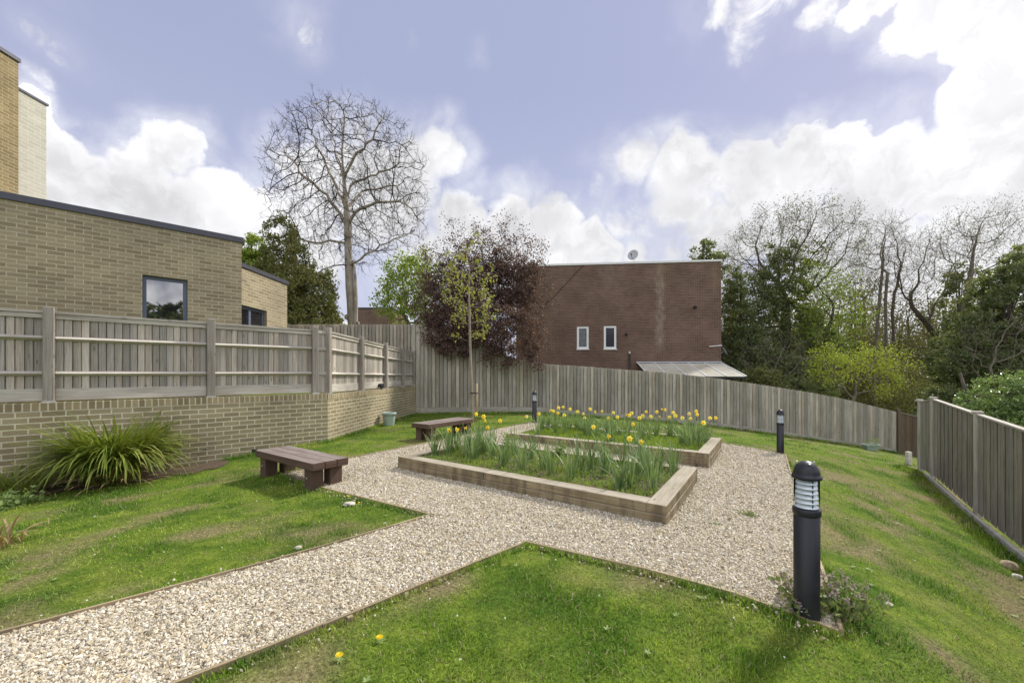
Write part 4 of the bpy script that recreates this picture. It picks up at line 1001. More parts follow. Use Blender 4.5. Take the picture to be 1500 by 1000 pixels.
def stone(px, py, r, label, squash=.5, mat='stone', name='stone'):
    q = hit(px, py); bm = bmesh.new(); bmesh.ops.create_icosphere(bm, subdivisions=3, radius=1)
    sx, sy = random.uniform(.8, 1.3), random.uniform(.7, 1.)
    for v in bm.verts:
        n_ = 1 + .16 * math.sin(v.co.x * 3.1 + px) * math.cos(v.co.y * 2.7) + .08 * math.sin(v.co.z * 6 + v.co.x * 5); v.co = Vector((v.co.x * sx * n_, v.co.y * sy * n_, v.co.z * squash * n_)) * r
    me = bpy.data.meshes.new(name); bm.to_mesh(me); bm.free(); me.polygons.foreach_set('use_smooth', [True] * len(me.polygons)); o = link(name, me, M[mat]); o.location = q + Vector((0, 0, r * squash * .6)); o.rotation_euler = (0, 0, random.uniform(0, 6)); return tag(o, label, 'stone')
stone(512, 741, .06, 'pale stone lying in the grass in front of the near bench')
stone(437, 806, .035, 'small grey stone in the grass beside the path edging')
stone(1302, 887, .035, 'thin pale stone flake on the bank right of the near bollard', .25)
stone(1478, 833, .10, 'rough tan stone at the foot of the right fence', .6, 'tan_stone')
stone(1490, 848, .06, 'small dark stone beside the tan one at the right fence', .5, 'concrete')

# ------------------------------------------------------------------ benches
def bench(label, ctr, ux, L, W, H, legh, seat_boards=3, inset_l=.10):
    root = thing('bench', label, 'bench', ctr, 0, 'timber benches'); ux = Vector((*ux, 0)).normalized(); uy = Vector((-ux.y, ux.x, 0)); th = .105; g0 = .008; bw = (W - g0 * (seat_boards - 1)) / seat_boards
    for k in range(seat_boards):
        m = MB(); o = -ux * L / 2 - uy * W / 2 + uy * k * (bw + g0) + Vector((0, 0, H - th)); m.box(o + ux * random.uniform(0, .006), ux * L, uy * bw, (0, 0, th)); 
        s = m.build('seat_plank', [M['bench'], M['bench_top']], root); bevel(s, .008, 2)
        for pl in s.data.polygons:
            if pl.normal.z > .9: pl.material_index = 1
        for e in (-1, 1):
            b = MB(); c = ux * (e * (L / 2 + .006 if e > 0 else e * (L / 2 + 0.))) + uy * (-W / 2 + bw / 2 + k * (bw + g0)) + Vector((0, 0, H - th / 2))
    for sx in (-1, 1):
        for sy in (-1, 1):
            m = MB(); o = ux * (sx * (L / 2 - inset_l - .09) - .085) + uy * (sy * (W / 2 - .125) - .095); m.box(o + Vector((0, 0, -.12)), ux * .17, uy * .19, (0, 0, .12 + H - th - .001), grain=2); lg = bevel(m.build('leg', M['bench'], root), .009, 2)
            b = MB(); c = o + ux * .085 + (uy * -.004 if sy < 0 else uy * .194) + Vector((0, 0, .14)); b.tube([c, c + uy * (-.008 if sy < 0 else .008)], .013, 10); b.build('bolt', M['steel'], lg)
    return root
A = Vector((-4.12, 6.71)); B = Vector((-2.72, 5.70)); D = Vector((-3.78, 7.15)); c = (B + D) / 2
ux = (B - A).normalized(); bz = gz(c.x, c.y)
bench('near low bench of dark timber beams on the lawn by the path', (c.x, c.y, bz), ux, 1.72, .54, .337 - bz, .3)
A = Vector((-2.32, 9.92)); B = Vector((-1.91, 9.47)); C_ = Vector((-1.0, 10.74)); c = (A + C_) / 2; ux = (C_ - B).normalized()
bench('far low bench of dark timber beams beside the young staked tree', (c.x, c.y, gz(c.x, c.y)), ux, 1.60, .58, .40 - gz(c.x, c.y), .3)

# ------------------------------------------------------------------ bollard lights
def bollard(label, p):
    root = thing('bollard_light', label, 'bollard', p, 0, 'black bollard lights'); R_ = .072
    m = MB(); m.lathe([(R_, -.2), (R_, .0), (R_, .665), (R_ - .004, .668)], 36); m.build('post', M['charcoal'], root)
    m = MB(); m.lathe([(R_ + .002, .660), (R_ + .006, .665), (R_ + .006, .700), (R_ + .003, .705), (R_ - .01, .708)], 36); m.build('collar', M['charcoal'], root)
    m = MB(); m.lathe([(R_ - .012, .700), (R_ - .012, .90)], 32); m.build('core', M['charcoal'], root) if False else None
    m = MB(); m.lathe([(.034, .70), (.034, .895)], 18); m.build('lamp_tube', M['charcoal'], root)
    for k in range(6):
        z = .712 + k * .0305; m = MB(); m.lathe([(.0355, z + .026), (R_ - .007, z + .002), (R_ - .006, z - .001), (R_ - .010, z - .001), (.0355, z + .020)], 32, closed_top=False); m.build('louvre', M['louvre'], root)
    for k in range(3):
        a = k * 2.09 + .5; m = MB(); m.tube([(.058 * math.cos(a), .058 * math.sin(a), .70), (.058 * math.cos(a), .058 * math.sin(a), .90)], .003, 8); m.build('spacer_rod', M['charcoal'], root)
    m = MB(); m.lathe([(R_ - .002, .704), (R_ - .002, .899), (R_ - .0045, .899), (R_ - .0045, .704)], 36, closed_top=False)
    m.f = m.f[:-1]; m.sm = m.sm[:-1]; m.mi = m.mi[:-1]; m.uv = m.uv[:-36]
    m.build('lens', M['lens'], root)
    prof = [(R_ - .012, .893), (R_ + .008, .893), (R_ + .011, .897), (R_ + .011, .912), (R_ + .004, .918)] + [((R_ + .002) * math.cos(t), .919 + .088 * math.sin(t)) for t in np.linspace(.05, PI / 2 - .03, 12)]
    m = MB(); m.lathe(prof, 36); cp = m.build('cap', M['charcoal'], root)
    for k in range(3):
        a = k * 2.09 - 1.9; m = MB(); c = Vector((.052 * math.cos(a), .052 * math.sin(a), .988)); m.tube([c, c + Vector((.1 * math.cos(a), .1 * math.sin(a), .14)) * .06], .006, 8); m.build('screw', M['steel'], cp)
bollard('nearest and largest bollard light, at the front corner of the gravel', (1.895, 2.70, gz(1.9, 2.7)))
b2 = hit(1143, 665); bollard('bollard light at the far right corner of the gravel, on top of the bank', (b2.x, b2.y, b2.z))
b3 = hit(783, 620); bollard('farthest bollard light, standing left of the daffodils near the back fence', (b3.x, b3.y, b3.z))

# ------------------------------------------------------------------ pots
def pot(label, p, r0, r1, h, tiltx=0):
    root = thing('plant_pot', label, 'plant pot', p); root.rotation_euler = (tiltx, 0, 0)
    m = MB(); m.lathe([(r0 * .98, 0), (r0, .01), (r1 * .93, h * .78), (r1 * .93, h * .8)], 30, closed_top=False); m.build('body', M['pot'], root)
    m = MB(); m.lathe([(r1 * .93, h * .795), (r1 * 1.03, h * .80), (r1 * 1.06, h), (r1 * 1.0, h + .004), (r1 * .94, h - .02), (r1 * .9, h * .82)], 30, closed_top=False); m.f = m.f[:-1]; m.sm = m.sm[:-1]; m.mi = m.mi[:-1]; m.uv = m.uv[:-30]; m.build('rim', M['pot'], root)
    m = MB(); m.lathe([(r1 * .9, h * .84), (r1 * .5, h * .87)], 30); m.build('compost', M['soil'], root)
q = hit(570, 623); pot('round sage green plant pot on the grass against the side wall', q, .145, .20, .39)
q = hit(1275, 659.5); tr = thing('trough_planter', 'small sage green trough at the foot of the long back fence', 'planter', q)
m = MB(); m.raw([(-.2, -.1, 0), (.2, -.1, 0), (.2, .1, 0), (-.2, .1, 0), (-.26, -.14, .22), (.26, -.14, .22), (.26, .14, .22), (-.26, .14, .22)], [(0, 3, 2, 1), (0, 1, 5, 4), (1, 2, 6, 5), (2, 3, 7, 6), (3, 0, 4, 7)]); m.build('body', M['pot'], tr)
m = MB(); 
for o, a, b in (((-.29, -.17, .2), (.58, 0, 0), (0, .03, 0)), ((-.29, .14, .2), (.58, 0, 0), (0, .03, 0)), ((-.29, -.139, .2), (.03, 0, 0), (0, .278, 0)), ((.26, -.139, .2), (.03, 0, 0), (0, .278, 0))): m.box(o, a, b, (0, 0, .05))
m.build('rim', M['pot'], tr); m = MB(); m.face([(-.25, -.13, .19), (.25, -.13, .19), (.25, .13, .19), (-.25, .13, .19)]); m.build('compost', M['soil'], tr)
C = RNG.normal(0, 1, (70, 3)) * np.array([.16, .06, .10]) + np.array([.08, 0, .34]); C[:, 2] = np.maximum(C[:, 2], .22); V, F = leaf_arrays(C, .07, .5); np_mesh('sprig', V, F, M['weed'], tr)
q = hit(1341, 672); m = MB(); pb = thing('concrete_post', 'pale concrete stub post in the far right corner behind the fence end', 'post', (11.9, 12.6, gz(11.9, 12.6))); m.box((-.06, -.06, -.2), (.12, 0, 0), (0, .12, 0), (0, 0, .6)); bevel(m.build('stub', M['concrete'], pb), .01)
# ------------------------------------------------------------------ buildings
def window(parent, p0, d, u0, z0, u1, z1, inward, fr, matf, mull=(), name='window', sill=False, pane_mat='glass'):
    """frame set into a wall hole; p0 wall start, d wall direction"""
    p0 = Vector((p0[0], p0[1], 0)); inn = Vector((-d.y, d.x, 0)); m = MB(); e = .003; dep = .07
    P = lambda u, z: p0 + d * u + inn * inward + Vector((0, 0, z))
    m.box(P(u0 + e, z0 + e), d * fr, inn * dep, (0, 0, z1 - z0 - 2 * e)); m.box(P(u1 - fr - e, z0 + e), d * fr, inn * dep, (0, 0, z1 - z0 - 2 * e))
    m.box(P(u0 + fr + e, z0 + e), d * (u1 - u0 - 2 * fr - 2 * e), inn * dep, (0, 0, fr)); m.box(P(u0 + fr + e, z1 - fr - e), d * (u1 - u0 - 2 * fr - 2 * e), inn * dep, (0, 0, fr))
    for f in mull:
        u = u0 + (u1 - u0) * f; m.box(P(u - fr * .6, z0 + fr + e), d * fr * 1.2, inn * (dep - .004), (0, 0, z1 - z0 - 2 * fr - 2 * e))
    w = m.build(name, matf, parent); g_ = MB(); q = inn * .03
    g_.face([P(u0 + fr * .9, z0 + fr * .9) + q, P(u1 - fr * .9, z0 + fr * .9) + q, P(u1 - fr * .9, z1 - fr * .9) + q, P(u0 + fr * .9, z1 - fr * .9) + q]); g_.build('pane', M[pane_mat], w)
    if sill:
        s = MB(); s.box(P(u0 - .03, z0 - .045) - inn * (inward + .05), d * (u1 - u0 + .06), inn * (inward + .05), (0, 0, .043)); s.build('sill', matf, w)
    return w
BK = Vector((-7.02, 10.9, 0)); BTOP = 5.08
bld = thing('brick_building', 'low buff brick building with dark flat roof trim and a grey window behind the fence', 'building', (0, 0, 0))
L0 = 16.; B0 = BK - WD * L0
wu = lambda px: L0 + on_line(px, BK, WD)
def wz(px, py): q = BK + WD * on_line(px, BK, WD); return zat(py, q.y)
u0, u1 = wu(208.5), wu(275); z1w = wz(240, 402.5); z0w = 2.15
z1w = (wz(209, 402) + wz(275, 410)) / 2
m = MB(); wall_mb(m, B0, BK, .9, BTOP - .14, .3, [(u0, z0w, u1, z1w)], .07)
BR = BK - WN * 9
wall_mb(m, BK + WD * 0 - WN * .0, BR, .9, BTOP - .14, .3, u0=.03) if False else None
m.build('wall', M['brick_buff'], bld)
m = MB(); dR = -WN
m2 = MB(); wall_mb(m2, BK - WN * .302, BR, .9, BTOP - .14, .3, u0=.1); m2.build('return_wall', M['brick_buff'], bld)
m = MB(); m.box(Vector((B0.x, B0.y, BTOP - .14)) + WN * .035, WD * (L0 + .035), -WN * 9.035, (0, 0, .14)); bevel(m.build('roof_trim', M['coping'], bld), .006)
window(bld, B0, WD, u0, z0w, u1, z1w, .09, .075, M['window_frame'])
m = MB(); m.box(BK + WD * -.05 - WN * .3 + Vector((0, 0, 0)), (0.01, 0, 0), (0, .01, 0), (0, 0, .01))
# lower wing running away behind the corner
WX = -7.4; WT = 4.58
y0w, y1w = 11.30, 13.82; pA = Vector((WX, y0w, 0)); pB = Vector((WX, y1w, 0)); dY = Vector((0, 1, 0))
ylo = lambda px: WX / kx(px)
wing = thing('brick_building', 'lower brick wing with a two-light grey window, right of the taller front block', 'building', (0, 0, 0))
wz1 = zat(449, ylo(366)); ya, yb = ylo(352), ylo(391)
m = MB(); wall_mb(m, (WX, 10.6), pB, .9, WT - .12, .3, [(ya - 10.6, 2.2, yb - 10.6, wz1)], .05)
wall_mb(m, pB + Vector((-.302, 0, 0)), (WX - 7, y1w), .9, WT - .12, .3, u0=.1); m.build('wall', M['brick_buff'], wing)
m = MB(); m.box((WX - 7, 10.9, WT - .12), (7.035, 0, 0), (0, y1w - 10.865, 0), (0, 0, .12)); bevel(m.build('roof_trim', M['coping'], wing), .006)
window(wing, (WX, 10.6), dY, ya - 10.6, 2.2, yb - 10.6, wz1, .09, .08, M['window_frame'], (.45,))
# tall block behind
tb = thing('apartment_block', 'tall brown brick block rising at the left edge behind the low building', 'building', (0, 0, 0))
xb, yb0, yb1 = -13.5, 6.5, -13.5 / kx(27); zt1 = zat(86, yb1)
m = MB(); wall_mb(m, (xb, yb0), (xb, yb1), .9, zt1 - .1, .3); wall_mb(m, (xb - .302, yb1), (xb - 8, yb1), .9, zt1 - .1, .3); wall_mb(m, (xb - 8, yb0), (xb - .302, yb0), .9, zt1 - .1, .3); m.build('wall', M['brick_brown'], tb)
m = MB(); m.box((xb - 8, yb0 - .03, zt1 - .1), (8.04, 0, 0), (0, yb1 - yb0 + .06, 0), (0, 0, .1)); m.build('roof_trim', M['coping'], tb)
pbk = thing('stair_tower', 'pale cream brick tower just right of the tall brown block', 'building', (0, 0, 0))
xp = -13.58; yp1 = xp / kx(68); zt2 = zat(152, yp1)
m = MB(); wall_mb(m, (xp, yb1 + .005), (xp, yp1), .9, zt2 - .06, .3); wall_mb(m, (xp - .302, yp1), (xp - 7, yp1), .9, zt2 - .06, .3); m.build('wall', M['brick_pale'], pbk)
m = MB(); m.box((xp - 7, yb1 + .04, zt2 - .06), (7.03, 0, 0), (0, yp1 - yb1, 0), (0, 0, .06)); m.build('roof_trim', M['coping'], pbk)

# red brick house behind the long fence
RR = Vector((306.5 / 615 * 24, 24, 0)); RL = Vector((kx(756) * 25.25, 25.25, 0)); rd = (RR - RL).normalized(); RLn = (RR - RL).length; RT = zat(380, 24)
ru = lambda px: on_line(px, RL, rd); rz = lambda px, py: zat(py, (RL + rd * ru(px)).y)
SU, SU2, SU3 = ru(967), ru(1047), ru(890)
M['brick_red'] = brick('red_brown_brick', (.180, .106, .078), (.128, .076, .058), (.24, .185, .145), soil=.22, ms=.012,
    streaks=[(SU, .38, 2.6, RT, .55, (.40, .33, .25)), (SU2, .22, 5.8, RT, .3, (.27, .22, .10)), (SU3, .9, 6.0, RT, .16, (.40, .34, .28)), (ru(975), .8, 6.6, RT, .45, (.12, .12, .045))])
rh = thing('brick_house', 'dark red-brown brick house gable with two small white windows behind the back fence', 'house', (0, 0, 0))
h1 = (ru(845), rz(853, 511), ru(862.5), rz(853, 478)); h2 = (ru(884.5), rz(893, 511), ru(903), rz(893, 477))
rin = Vector((-rd.y, rd.x, 0))
m = MB(); wall_mb(m, RL, RR, -2, RT - .11, .3, [h1, h2]); 
e1 = RR + rin * .302; wall_mb(m, e1, RR + rin * 9, -2, RT - .11, .3); wall_mb(m, RL + rin * 9, RL + rin * .302, -2, RT - .11, .3); wall_mb(m, RR + rin * 9.302, RL + rin * 9.302, -2, RT - .11, .3); m.build('wall', M['brick_red'], rh)
m = MB(); m.box(Vector((RL.x, RL.y, RT - .11)) - rin * .05 - rd * .05, rd * (RLn + .1), rin * 9.4, (0, 0, .11)); m.build('roof_trim', M['white_trim'], rh)
window(rh, RL, rd, *h1, .03, .12, M['upvc'], sill=True, pane_mat='frosted'); window(rh, RL, rd, *h2, .03, .12, M['upvc'], sill=True, pane_mat='glass_dark')
def rstub(px, py, name, r=.05, ln=.22, mat='dark_metal'):
    q = RL + rd * ru(px) + Vector((0, 0, rz(px, py))); m = MB(); m.tube([q, q - rin * ln, q - rin * (ln + .02) - Vector((0, 0, .10))], r, 10); m.build(name, M[mat], rh)
rstub(1017, 450, 'flue_pipe', .07); rstub(917, 489, 'vent_pipe', .06, .16)
q = RL + rd * ru(922) - rin * .06; m = MB(); m.tube([Vector((q.x, q.y, -2)), Vector((q.x, q.y, zat(518, q.y)))], .045, 8); m.build('drain_pipe', M['dark_metal'], rh)
m = MB(); m.tube([Vector((q.x, q.y, zat(518, q.y))), Vector((q.x, q.y, zat(515, q.y)))], .055, 8); m.build('drain_cap', M['white_trim'], rh)
a = RL + rd * ru(1038) - rin * .1; m = MB(); m.tube([Vector((a.x, a.y, rz(1038, 507.5))), Vector((RR.x, RR.y, rz(1056, 506))) - rin * .1], .03, 8); m.build('overflow_pipe', M['white_trim'], rh)
pts_ = [RL + rd * ru(px) - rin * .015 + Vector((0, 0, rz(px, py))) for px, py in ((790, 452), (812, 434), (832, 412), (846, 397), (858, 386))]; m = MB(); m.tube(pts_, .012, 6); m.build('cable', M['dark_metal'], rh)
def dish(label, p, r, facing):
    root = thing('satellite_dish', label, 'satellite dish', p, 0, 'satellite dishes on the brick house'); f = Vector(facing).normalized(); u = f.cross(Vector((0, 0, 1))).normalized(); v = u.cross(f); K = 24; vs, fs = [], []
    for j in range(6):
        rr = r * j / 5; dz = -.22 * r * (1 - (j / 5) ** 2)
        for k in range(K):
            a = 2 * PI * k / K; vs.append(tuple((u * math.cos(a) * .92 + v * math.sin(a)) * rr + f * dz))
    for j in range(5):
        for k in range(K): fs.append((j * K + k, j * K + (k + 1) % K, (j + 1) * K + (k + 1) % K, (j + 1) * K + k))
    o = pymesh('reflector', vs, fs, M['dish'], root); sm = o.modifiers.new('solid', 'SOLIDIFY'); sm.thickness = .012
    m = MB(); e = f * r * .9 - v * r * .55; m.tube([-v * r * .9, e], .014, 6); m.build('arm', M['dark_metal'], root)
    m = MB(); m.tube([e - f * .03, e + f * .03 + v * .03, e + v * .06 - f * .06], .035, 8); m.build('receiver', M['dark_metal'], root)
    m = MB(); m.tube([-f * .16 * r, -f * .3 - v * .05, Vector((-f.x * .3, -f.y * .3, -r * 1.9))], .022, 8); m.build('bracket', M['steel'], root)
q = RL + rd * ru(927) + Vector((0, 0, RT + .42)); dish('grey satellite dish standing on the roof edge of the brick house', q, .33, (-.5, -.8, .32))
q = RR + rd * .35 + rin * .4; dish('small dark satellite dish on the far right corner of the house wall', Vector((q.x, q.y, zat(513, 24))), .3, (.75, -.3, .45))
# polycarbonate lean-to against the house
ln = thing('lean_to_canopy', 'pale polycarbonate lean-to canopy with white bars against the brick house', 'canopy', (0, 0, 0))
cb0 = RL + rd * ru(934) - rin * .02; cb1 = RR - rin * .02; zb_ = zat(532, 24.1); proj = 3.05; zf_ = zat(551.5, 20.95)
F0 = cb0 - rin * proj; F1 = cb1 - rin * proj + rd * .05
def cpt(s, t, dz=0.): 
    a = cb0.lerp(cb1, s); b = F0.lerp(F1, s); q = a.lerp(b, t); return Vector((q.x, q.y, zb_ + (zf_ - zb_) * t + dz))
for k in range(5):
    m = MB(); s0, s1 = k / 5 + .006, (k + 1) / 5 - .006; a, b, c_, d_ = cpt(s0, 0), cpt(s1, 0), cpt(s1, 1), cpt(s0, 1); m.box(a, b - a, d_ - a, (0, 0, .02)); m.build('roof_sheet', M['poly'], ln)
for k in range(6):
    m = MB(); a, b = cpt(k / 5, 0, .022), cpt(k / 5, 1, .022); m.box(a - rd * .03, rd * .06, b - a, (0, 0, .03)); m.build('glazing_bar', M['white_trim'], ln)
m = MB(); m.box(cpt(0, 0, .03) - rd * .1 , rd * ((cb1 - cb0).length + .1), -rin * .10, (0, 0, .08)); m.build('flashing', M['dish'], ln)
m = MB(); m.box(cpt(0, 1, -.10), F1 - F0, -rin * .05, (0, 0, .10)); m.build('front_beam', M['dark_metal'], ln)
for s in (.03, .5, .96):
    q = cpt(s, .96, -.03); m = MB(); m.box((q.x - .04, q.y - .04, -2), (.08, 0, 0), (0, .08, 0), (0, 0, q.z + 2), grain=2); m.build('post', M['dark_metal'], ln)
# distant buildings behind the bare tree
ob = thing('distant_house', 'far low red-brown brick building seen between the bare trunk and the bright green tree', 'house', (0, 0, 0))
p0_, p1_ = at(518, 452, 40), at(575, 452, 40); m = MB(); wall_mb(m, (p0_.x, 40), (p1_.x, 40), 0, p0_.z, .3); wall_mb(m, (p1_.x, 40.302), (p1_.x, 46), 0, p0_.z, .3); m.build('wall', M['brick_red'], ob)
m = MB(); m.box((p0_.x - .05, 39.95, p0_.z), (p1_.x - p0_.x + .1, 0, 0), (0, 6, 0), (0, 0, .12)); m.build('roof_trim', M['coping'], ob)
ob = thing('distant_roof', 'far pale grey roof just left of the bare tree trunk', 'house', (0, 0, 0))
a, b = at(478, 461, 48), at(496, 468, 48); m = MB(); m.raw([(a.x - 3, 48, 0), (b.x, 48, 0), (b.x, 48, b.z), (a.x - 3, 48, a.z), (a.x - 3, 54, 0), (b.x, 54, 0), (b.x, 54, b.z), (a.x - 3, 54, a.z)], [(0, 1, 2, 3), (5, 4, 7, 6), (3, 2, 6, 7), (1, 5, 6, 2), (4, 0, 3, 7)]); m.build('roof', M['white_trim'], ob)

# ------------------------------------------------------------------ trees
def ellipsoids(spec, n, rng, shell=0.):
    """points in a union of ellipsoids (cx,cy,cz,rx,ry,rz,weight)"""
    wts = np.array([s[6] if len(s) > 6 else s[3] * s[4] * s[5] for s in spec]); pick = rng.choice(len(spec), n, p=wts / wts.sum()); S = np.array([s[:6] for s in spec])[pick]
    d = unit(rng.normal(size=(n, 3))); r = rng.random(n) ** (1 / 3); r = shell + (1 - shell) * r if shell else r
    return S[:, :3] + d * r[:, None] * S[:, 3:6]
def colonize(trunk, A, step, infl, kill, rng, maxit=160, wob=.25, up=.0, maxn=14000, limbs=()):
    pos = [np.array(p, float) for p in trunk]; par = [-1] + list(range(len(trunk) - 1)); nch = [1] * (len(trunk) - 1) + [0]
    for lb in limbs:      # main limbs drawn as polylines starting nearest their first point
        L = [np.array(p, float) for p in lb]; i = int(np.argmin([np.linalg.norm(q - L[0]) for q in pos[:len(trunk)]])); cur = i; nch[i] += 1
        for a, b in zip([pos[i]] + L[1:-1], L[1:]):
            k = max(1, int(np.linalg.norm(b - a) / step))
            for t in range(1, k + 1):
                pos.append(a + (b - a) * t / k + rng.normal(0, .05, 3) * (t < k)); par.append(cur); nch.append(0 if False else 1); cur = len(pos) - 1
        nch[cur] = 0
    P = np.array(pos); A = A.copy(); near = np.full(len(A), np.inf); idx = np.zeros(len(A), int)
    def upd(new, off):
        for c in range(0, len(new), 64):
            D = np.linalg.norm(A[:, None] - new[None, c:c + 64], axis=2); j = D.argmin(1); d = D[np.arange(len(A)), j]; k = d < near; near[k] = d[k]; idx[k] = j[k] + off + c
    upd(P, 0)
    for it in range(maxit):
        k = near < infl
        if not k.any(): break
        dirs = {}; ids, inv = np.unique(idx[k], return_inverse=True); S = np.zeros((len(ids), 3)); np.add.at(S, inv, unit(A[k] - P[idx[k]]))
        new, np_ = [], []
        for q, i in enumerate(ids):
            if nch[i] >= 3: continue
            d = S[q] / (np.linalg.norm(S[q]) + 1e-9) + rng.normal(0, wob, 3); d[2] += up; d /= np.linalg.norm(d); new.append(P[i] + d * step); np_.append(i)
        if not new: break
        off = len(P); new = np.array(new); P = np.concatenate([P, new]); par += np_; nch += [0] * len(np_)
        for i in np_: nch[i] += 1
        upd(new, off); keep = near > kill; A = A[keep]; near = near[keep]; idx = idx[keep]
        if len(A) == 0 or len(P) > maxn: break
    return P, np.array(par)
def radii(P, par, tip, e=2.2, rmax=None):
    n = len(P); acc = np.zeros(n); r = np.zeros(n)
    for i in range(n - 1, -1, -1):
        r[i] = acc[i] ** (1 / e) if acc[i] > 0 else tip
        if par[i] >= 0: acc[par[i]] += r[i] ** e
    if rmax: 
        s = math.log(rmax / tip) / max(1e-6, math.log(r[0] / tip)); r = tip * (r / tip) ** s
    return r
def skeleton_mesh(m, P, par, r, kmin=3, tw=False):
    n = len(P); ch = [[] for _ in range(n)]
    for i in range(n):
        if par[i] >= 0: ch[par[i]].append(i)
    st = [(0, None)]
    while st:
        s, pre = st.pop(); chain = [pre] if pre is not None else []; i = s
        while True:
            chain.append(i)
            if not ch[i]: break
            c = sorted(ch[i], key=lambda q: -r[q])
            for q in c[1:]: st.append((q, i))
            i = c[0]
        rr = [r[q] for q in chain]
        if pre is not None: rr[0] = min(rr[0], rr[1] * 1.15)
        k = 9 if rr[0] > .12 else 6 if rr[0] > .04 else 4 if rr[0] > .015 else kmin
        if len(chain) > 1: m.tube([P[q] for q in chain], rr, k, cap=False, mi=1 if tw and rr[0] < .055 else 0)
def twigs(m, P, idx, par, rng, n, ln, r, up=.3, rec=1, ends=None, mi=0):
    for i in idx:
        base = P[i] - P[par[i]] if par[i] >= 0 else np.array([0, 0, 1.]); base = base / (np.linalg.norm(base) + 1e-9)
        for q in range(n):
            d = base * .8 + rng.normal(0, .6, 3); d[2] += up; d /= np.linalg.norm(d); L = ln * rng.uniform(.5, 1.3); pts = [P[i]]
            for s in range(4):
                d = d + rng.normal(0, .14, 3); d[2] += up * .15; d /= np.linalg.norm(d); pts.append(pts[-1] + d * L / 4)
                for _ in range(rec if s in (1, 2) and rng.random() < .8 else 0):
                    e = d + rng.normal(0, .7, 3); e /= np.linalg.norm(e); p2 = [pts[-1], pts[-1] + e * L * .22, pts[-1] + (e + rng.normal(0, .25, 3)) * L * .42]; m.tube(p2, [r * .7, r * .6, r * .4], 3, cap=False, mi=mi)
                    if ends is not None: ends.append(p2[-1]); ends.append(p2[1])
            m.tube(pts, [r, r * .9, r * .75, r * .6, r * .4], 3, cap=False, mi=mi)
            if ends is not None: ends += pts[2:]
def tree(name, label, trunk, attr, step, infl, kill, bark, rng, tip=.012, rmax=.25, wob=.25, up=0., tw=(2, .7, .008), leaf=None, cat='tree', group=None, extra=None, twf=1., e=2.2, limbs=(), twigmat=None, rec=1):
    """leaf: (material, per point, size, spread, width)"""
    base = np.array(trunk[0], float); root = thing(name, label, cat, tuple(base), 0, group); T = [np.array(p, float) - base for p in trunk]
    P, par = colonize(T, attr - base, step, infl, kill, rng, wob=wob, up=up, limbs=[[np.array(p) - base for p in lb] for lb in limbs]); r = radii(P, par, tip, e, rmax); m = MB(); skeleton_mesh(m, P, par, r, tw=bool(twigmat))
    thin = np.where(r < tip * 2.2)[0]; ends = [P[i] for i in thin]
    if tw:
        pick = thin[rng.random(len(thin)) < twf]; twigs(m, P, pick, par, rng, tw[0], tw[1], tw[2], ends=ends, mi=1 if twigmat else 0, rec=rec)
    m.build('trunk', [M[bark], M[twigmat]] if twigmat else M[bark], root)
    if leaf:
        E = np.array(ends); mat, per, size, spread, wid = leaf
        nL = int(len(E) * per); C = E[rng.integers(0, len(E), nL)] + rng.normal(0, spread, (nL, 3)); V, F = leaf_arrays(C, size, wid, rng)
        if extra: V, F = merge([(V, F), extra(base)])
        np_mesh('crown', V, F, M[mat], root)
    return root
def clumped(spec, nclump, per, cr, size, wid, rng, shell=.55, droop=0., flat=.7):
    """leaf masses: clumps near the surface of the ellipsoids, each a tuft of leaves"""
    C = ellipsoids(spec, nclump, rng, shell); R_ = cr * rng.uniform(.5, 1.3, nclump)
    P = np.repeat(C, per, 0) + unit(rng.normal(size=(nclump * per, 3))) * (np.repeat(R_, per) * rng.random(nclump * per) ** .5)[:, None] * np.array([1, 1, flat])
    return leaf_arrays(P, size, wid, rng, droop)
def rngs(k): return np.random.default_rng(k)
M['bark_plane'] = barkmat('pale_bark', (.24, .20, .155), (.46, .41, .33))
M['bark_dark'] = barkmat('dark_bark', (.06, .05, .038), (.14, .115, .085))
M['bark_grey'] = barkmat('grey_bark', (.11, .095, .075), (.22, .19, .145))
M['bark_young'] = barkmat('young_bark', (.20, .165, .125), (.38, .33, .26), 9.)
M['purple'] = leafmat('purple_leaf', [(.050, .030, .034), (.085, .052, .054), (.135, .085, .080), (.20, .128, .105), (.30, .20, .155)], .3)
M['birch_leaf'] = leafmat('young_leaf', [(.19, .23, .05), (.27, .31, .07), (.36, .37, .11), (.24, .22, .08)], .4)
M['lime'] = leafmat('lime_leaf', [(.17, .24, .035), (.27, .35, .05), (.40, .46, .08), (.24, .27, .06)], .4)
M['spring'] = leafmat('spring_leaf', [(.12, .21, .03), (.20, .31, .05), (.32, .37, .06), (.16, .26, .05)], .4)
M['ivy'] = leafmat('ivy_leaf', [(.06, .09, .04), (.115, .15, .062), (.19, .225, .095), (.155, .18, .075), (.30, .32, .15)], .42, .35, .5)
M['conifer'] = leafmat('conifer_leaf', [(.07, .09, .028), (.125, .15, .042), (.20, .22, .06), (.20, .18, .09), (.28, .29, .10)], .3)
M['laurel'] = leafmat('laurel_leaf', [(.09, .16, .045), (.16, .25, .075), (.27, .36, .14), (.34, .42, .22)], .3, .35, .5)
M['sparse'] = leafmat('bud_leaf', [(.09, .10, .03), (.15, .16, .05), (.12, .10, .04)], .3)
M['wood_far'] = leafmat('far_leaf', [(.09, .075, .035), (.15, .13, .05), (.12, .14, .04), (.18, .15, .08)], .3)

def spx(x, y, rx, ry, Yd, dep=.8): q = at(x, y, Yd); s = Yd / FPX; return (q.x, Yd, q.z, rx * s, rx * s * dep, ry * s)
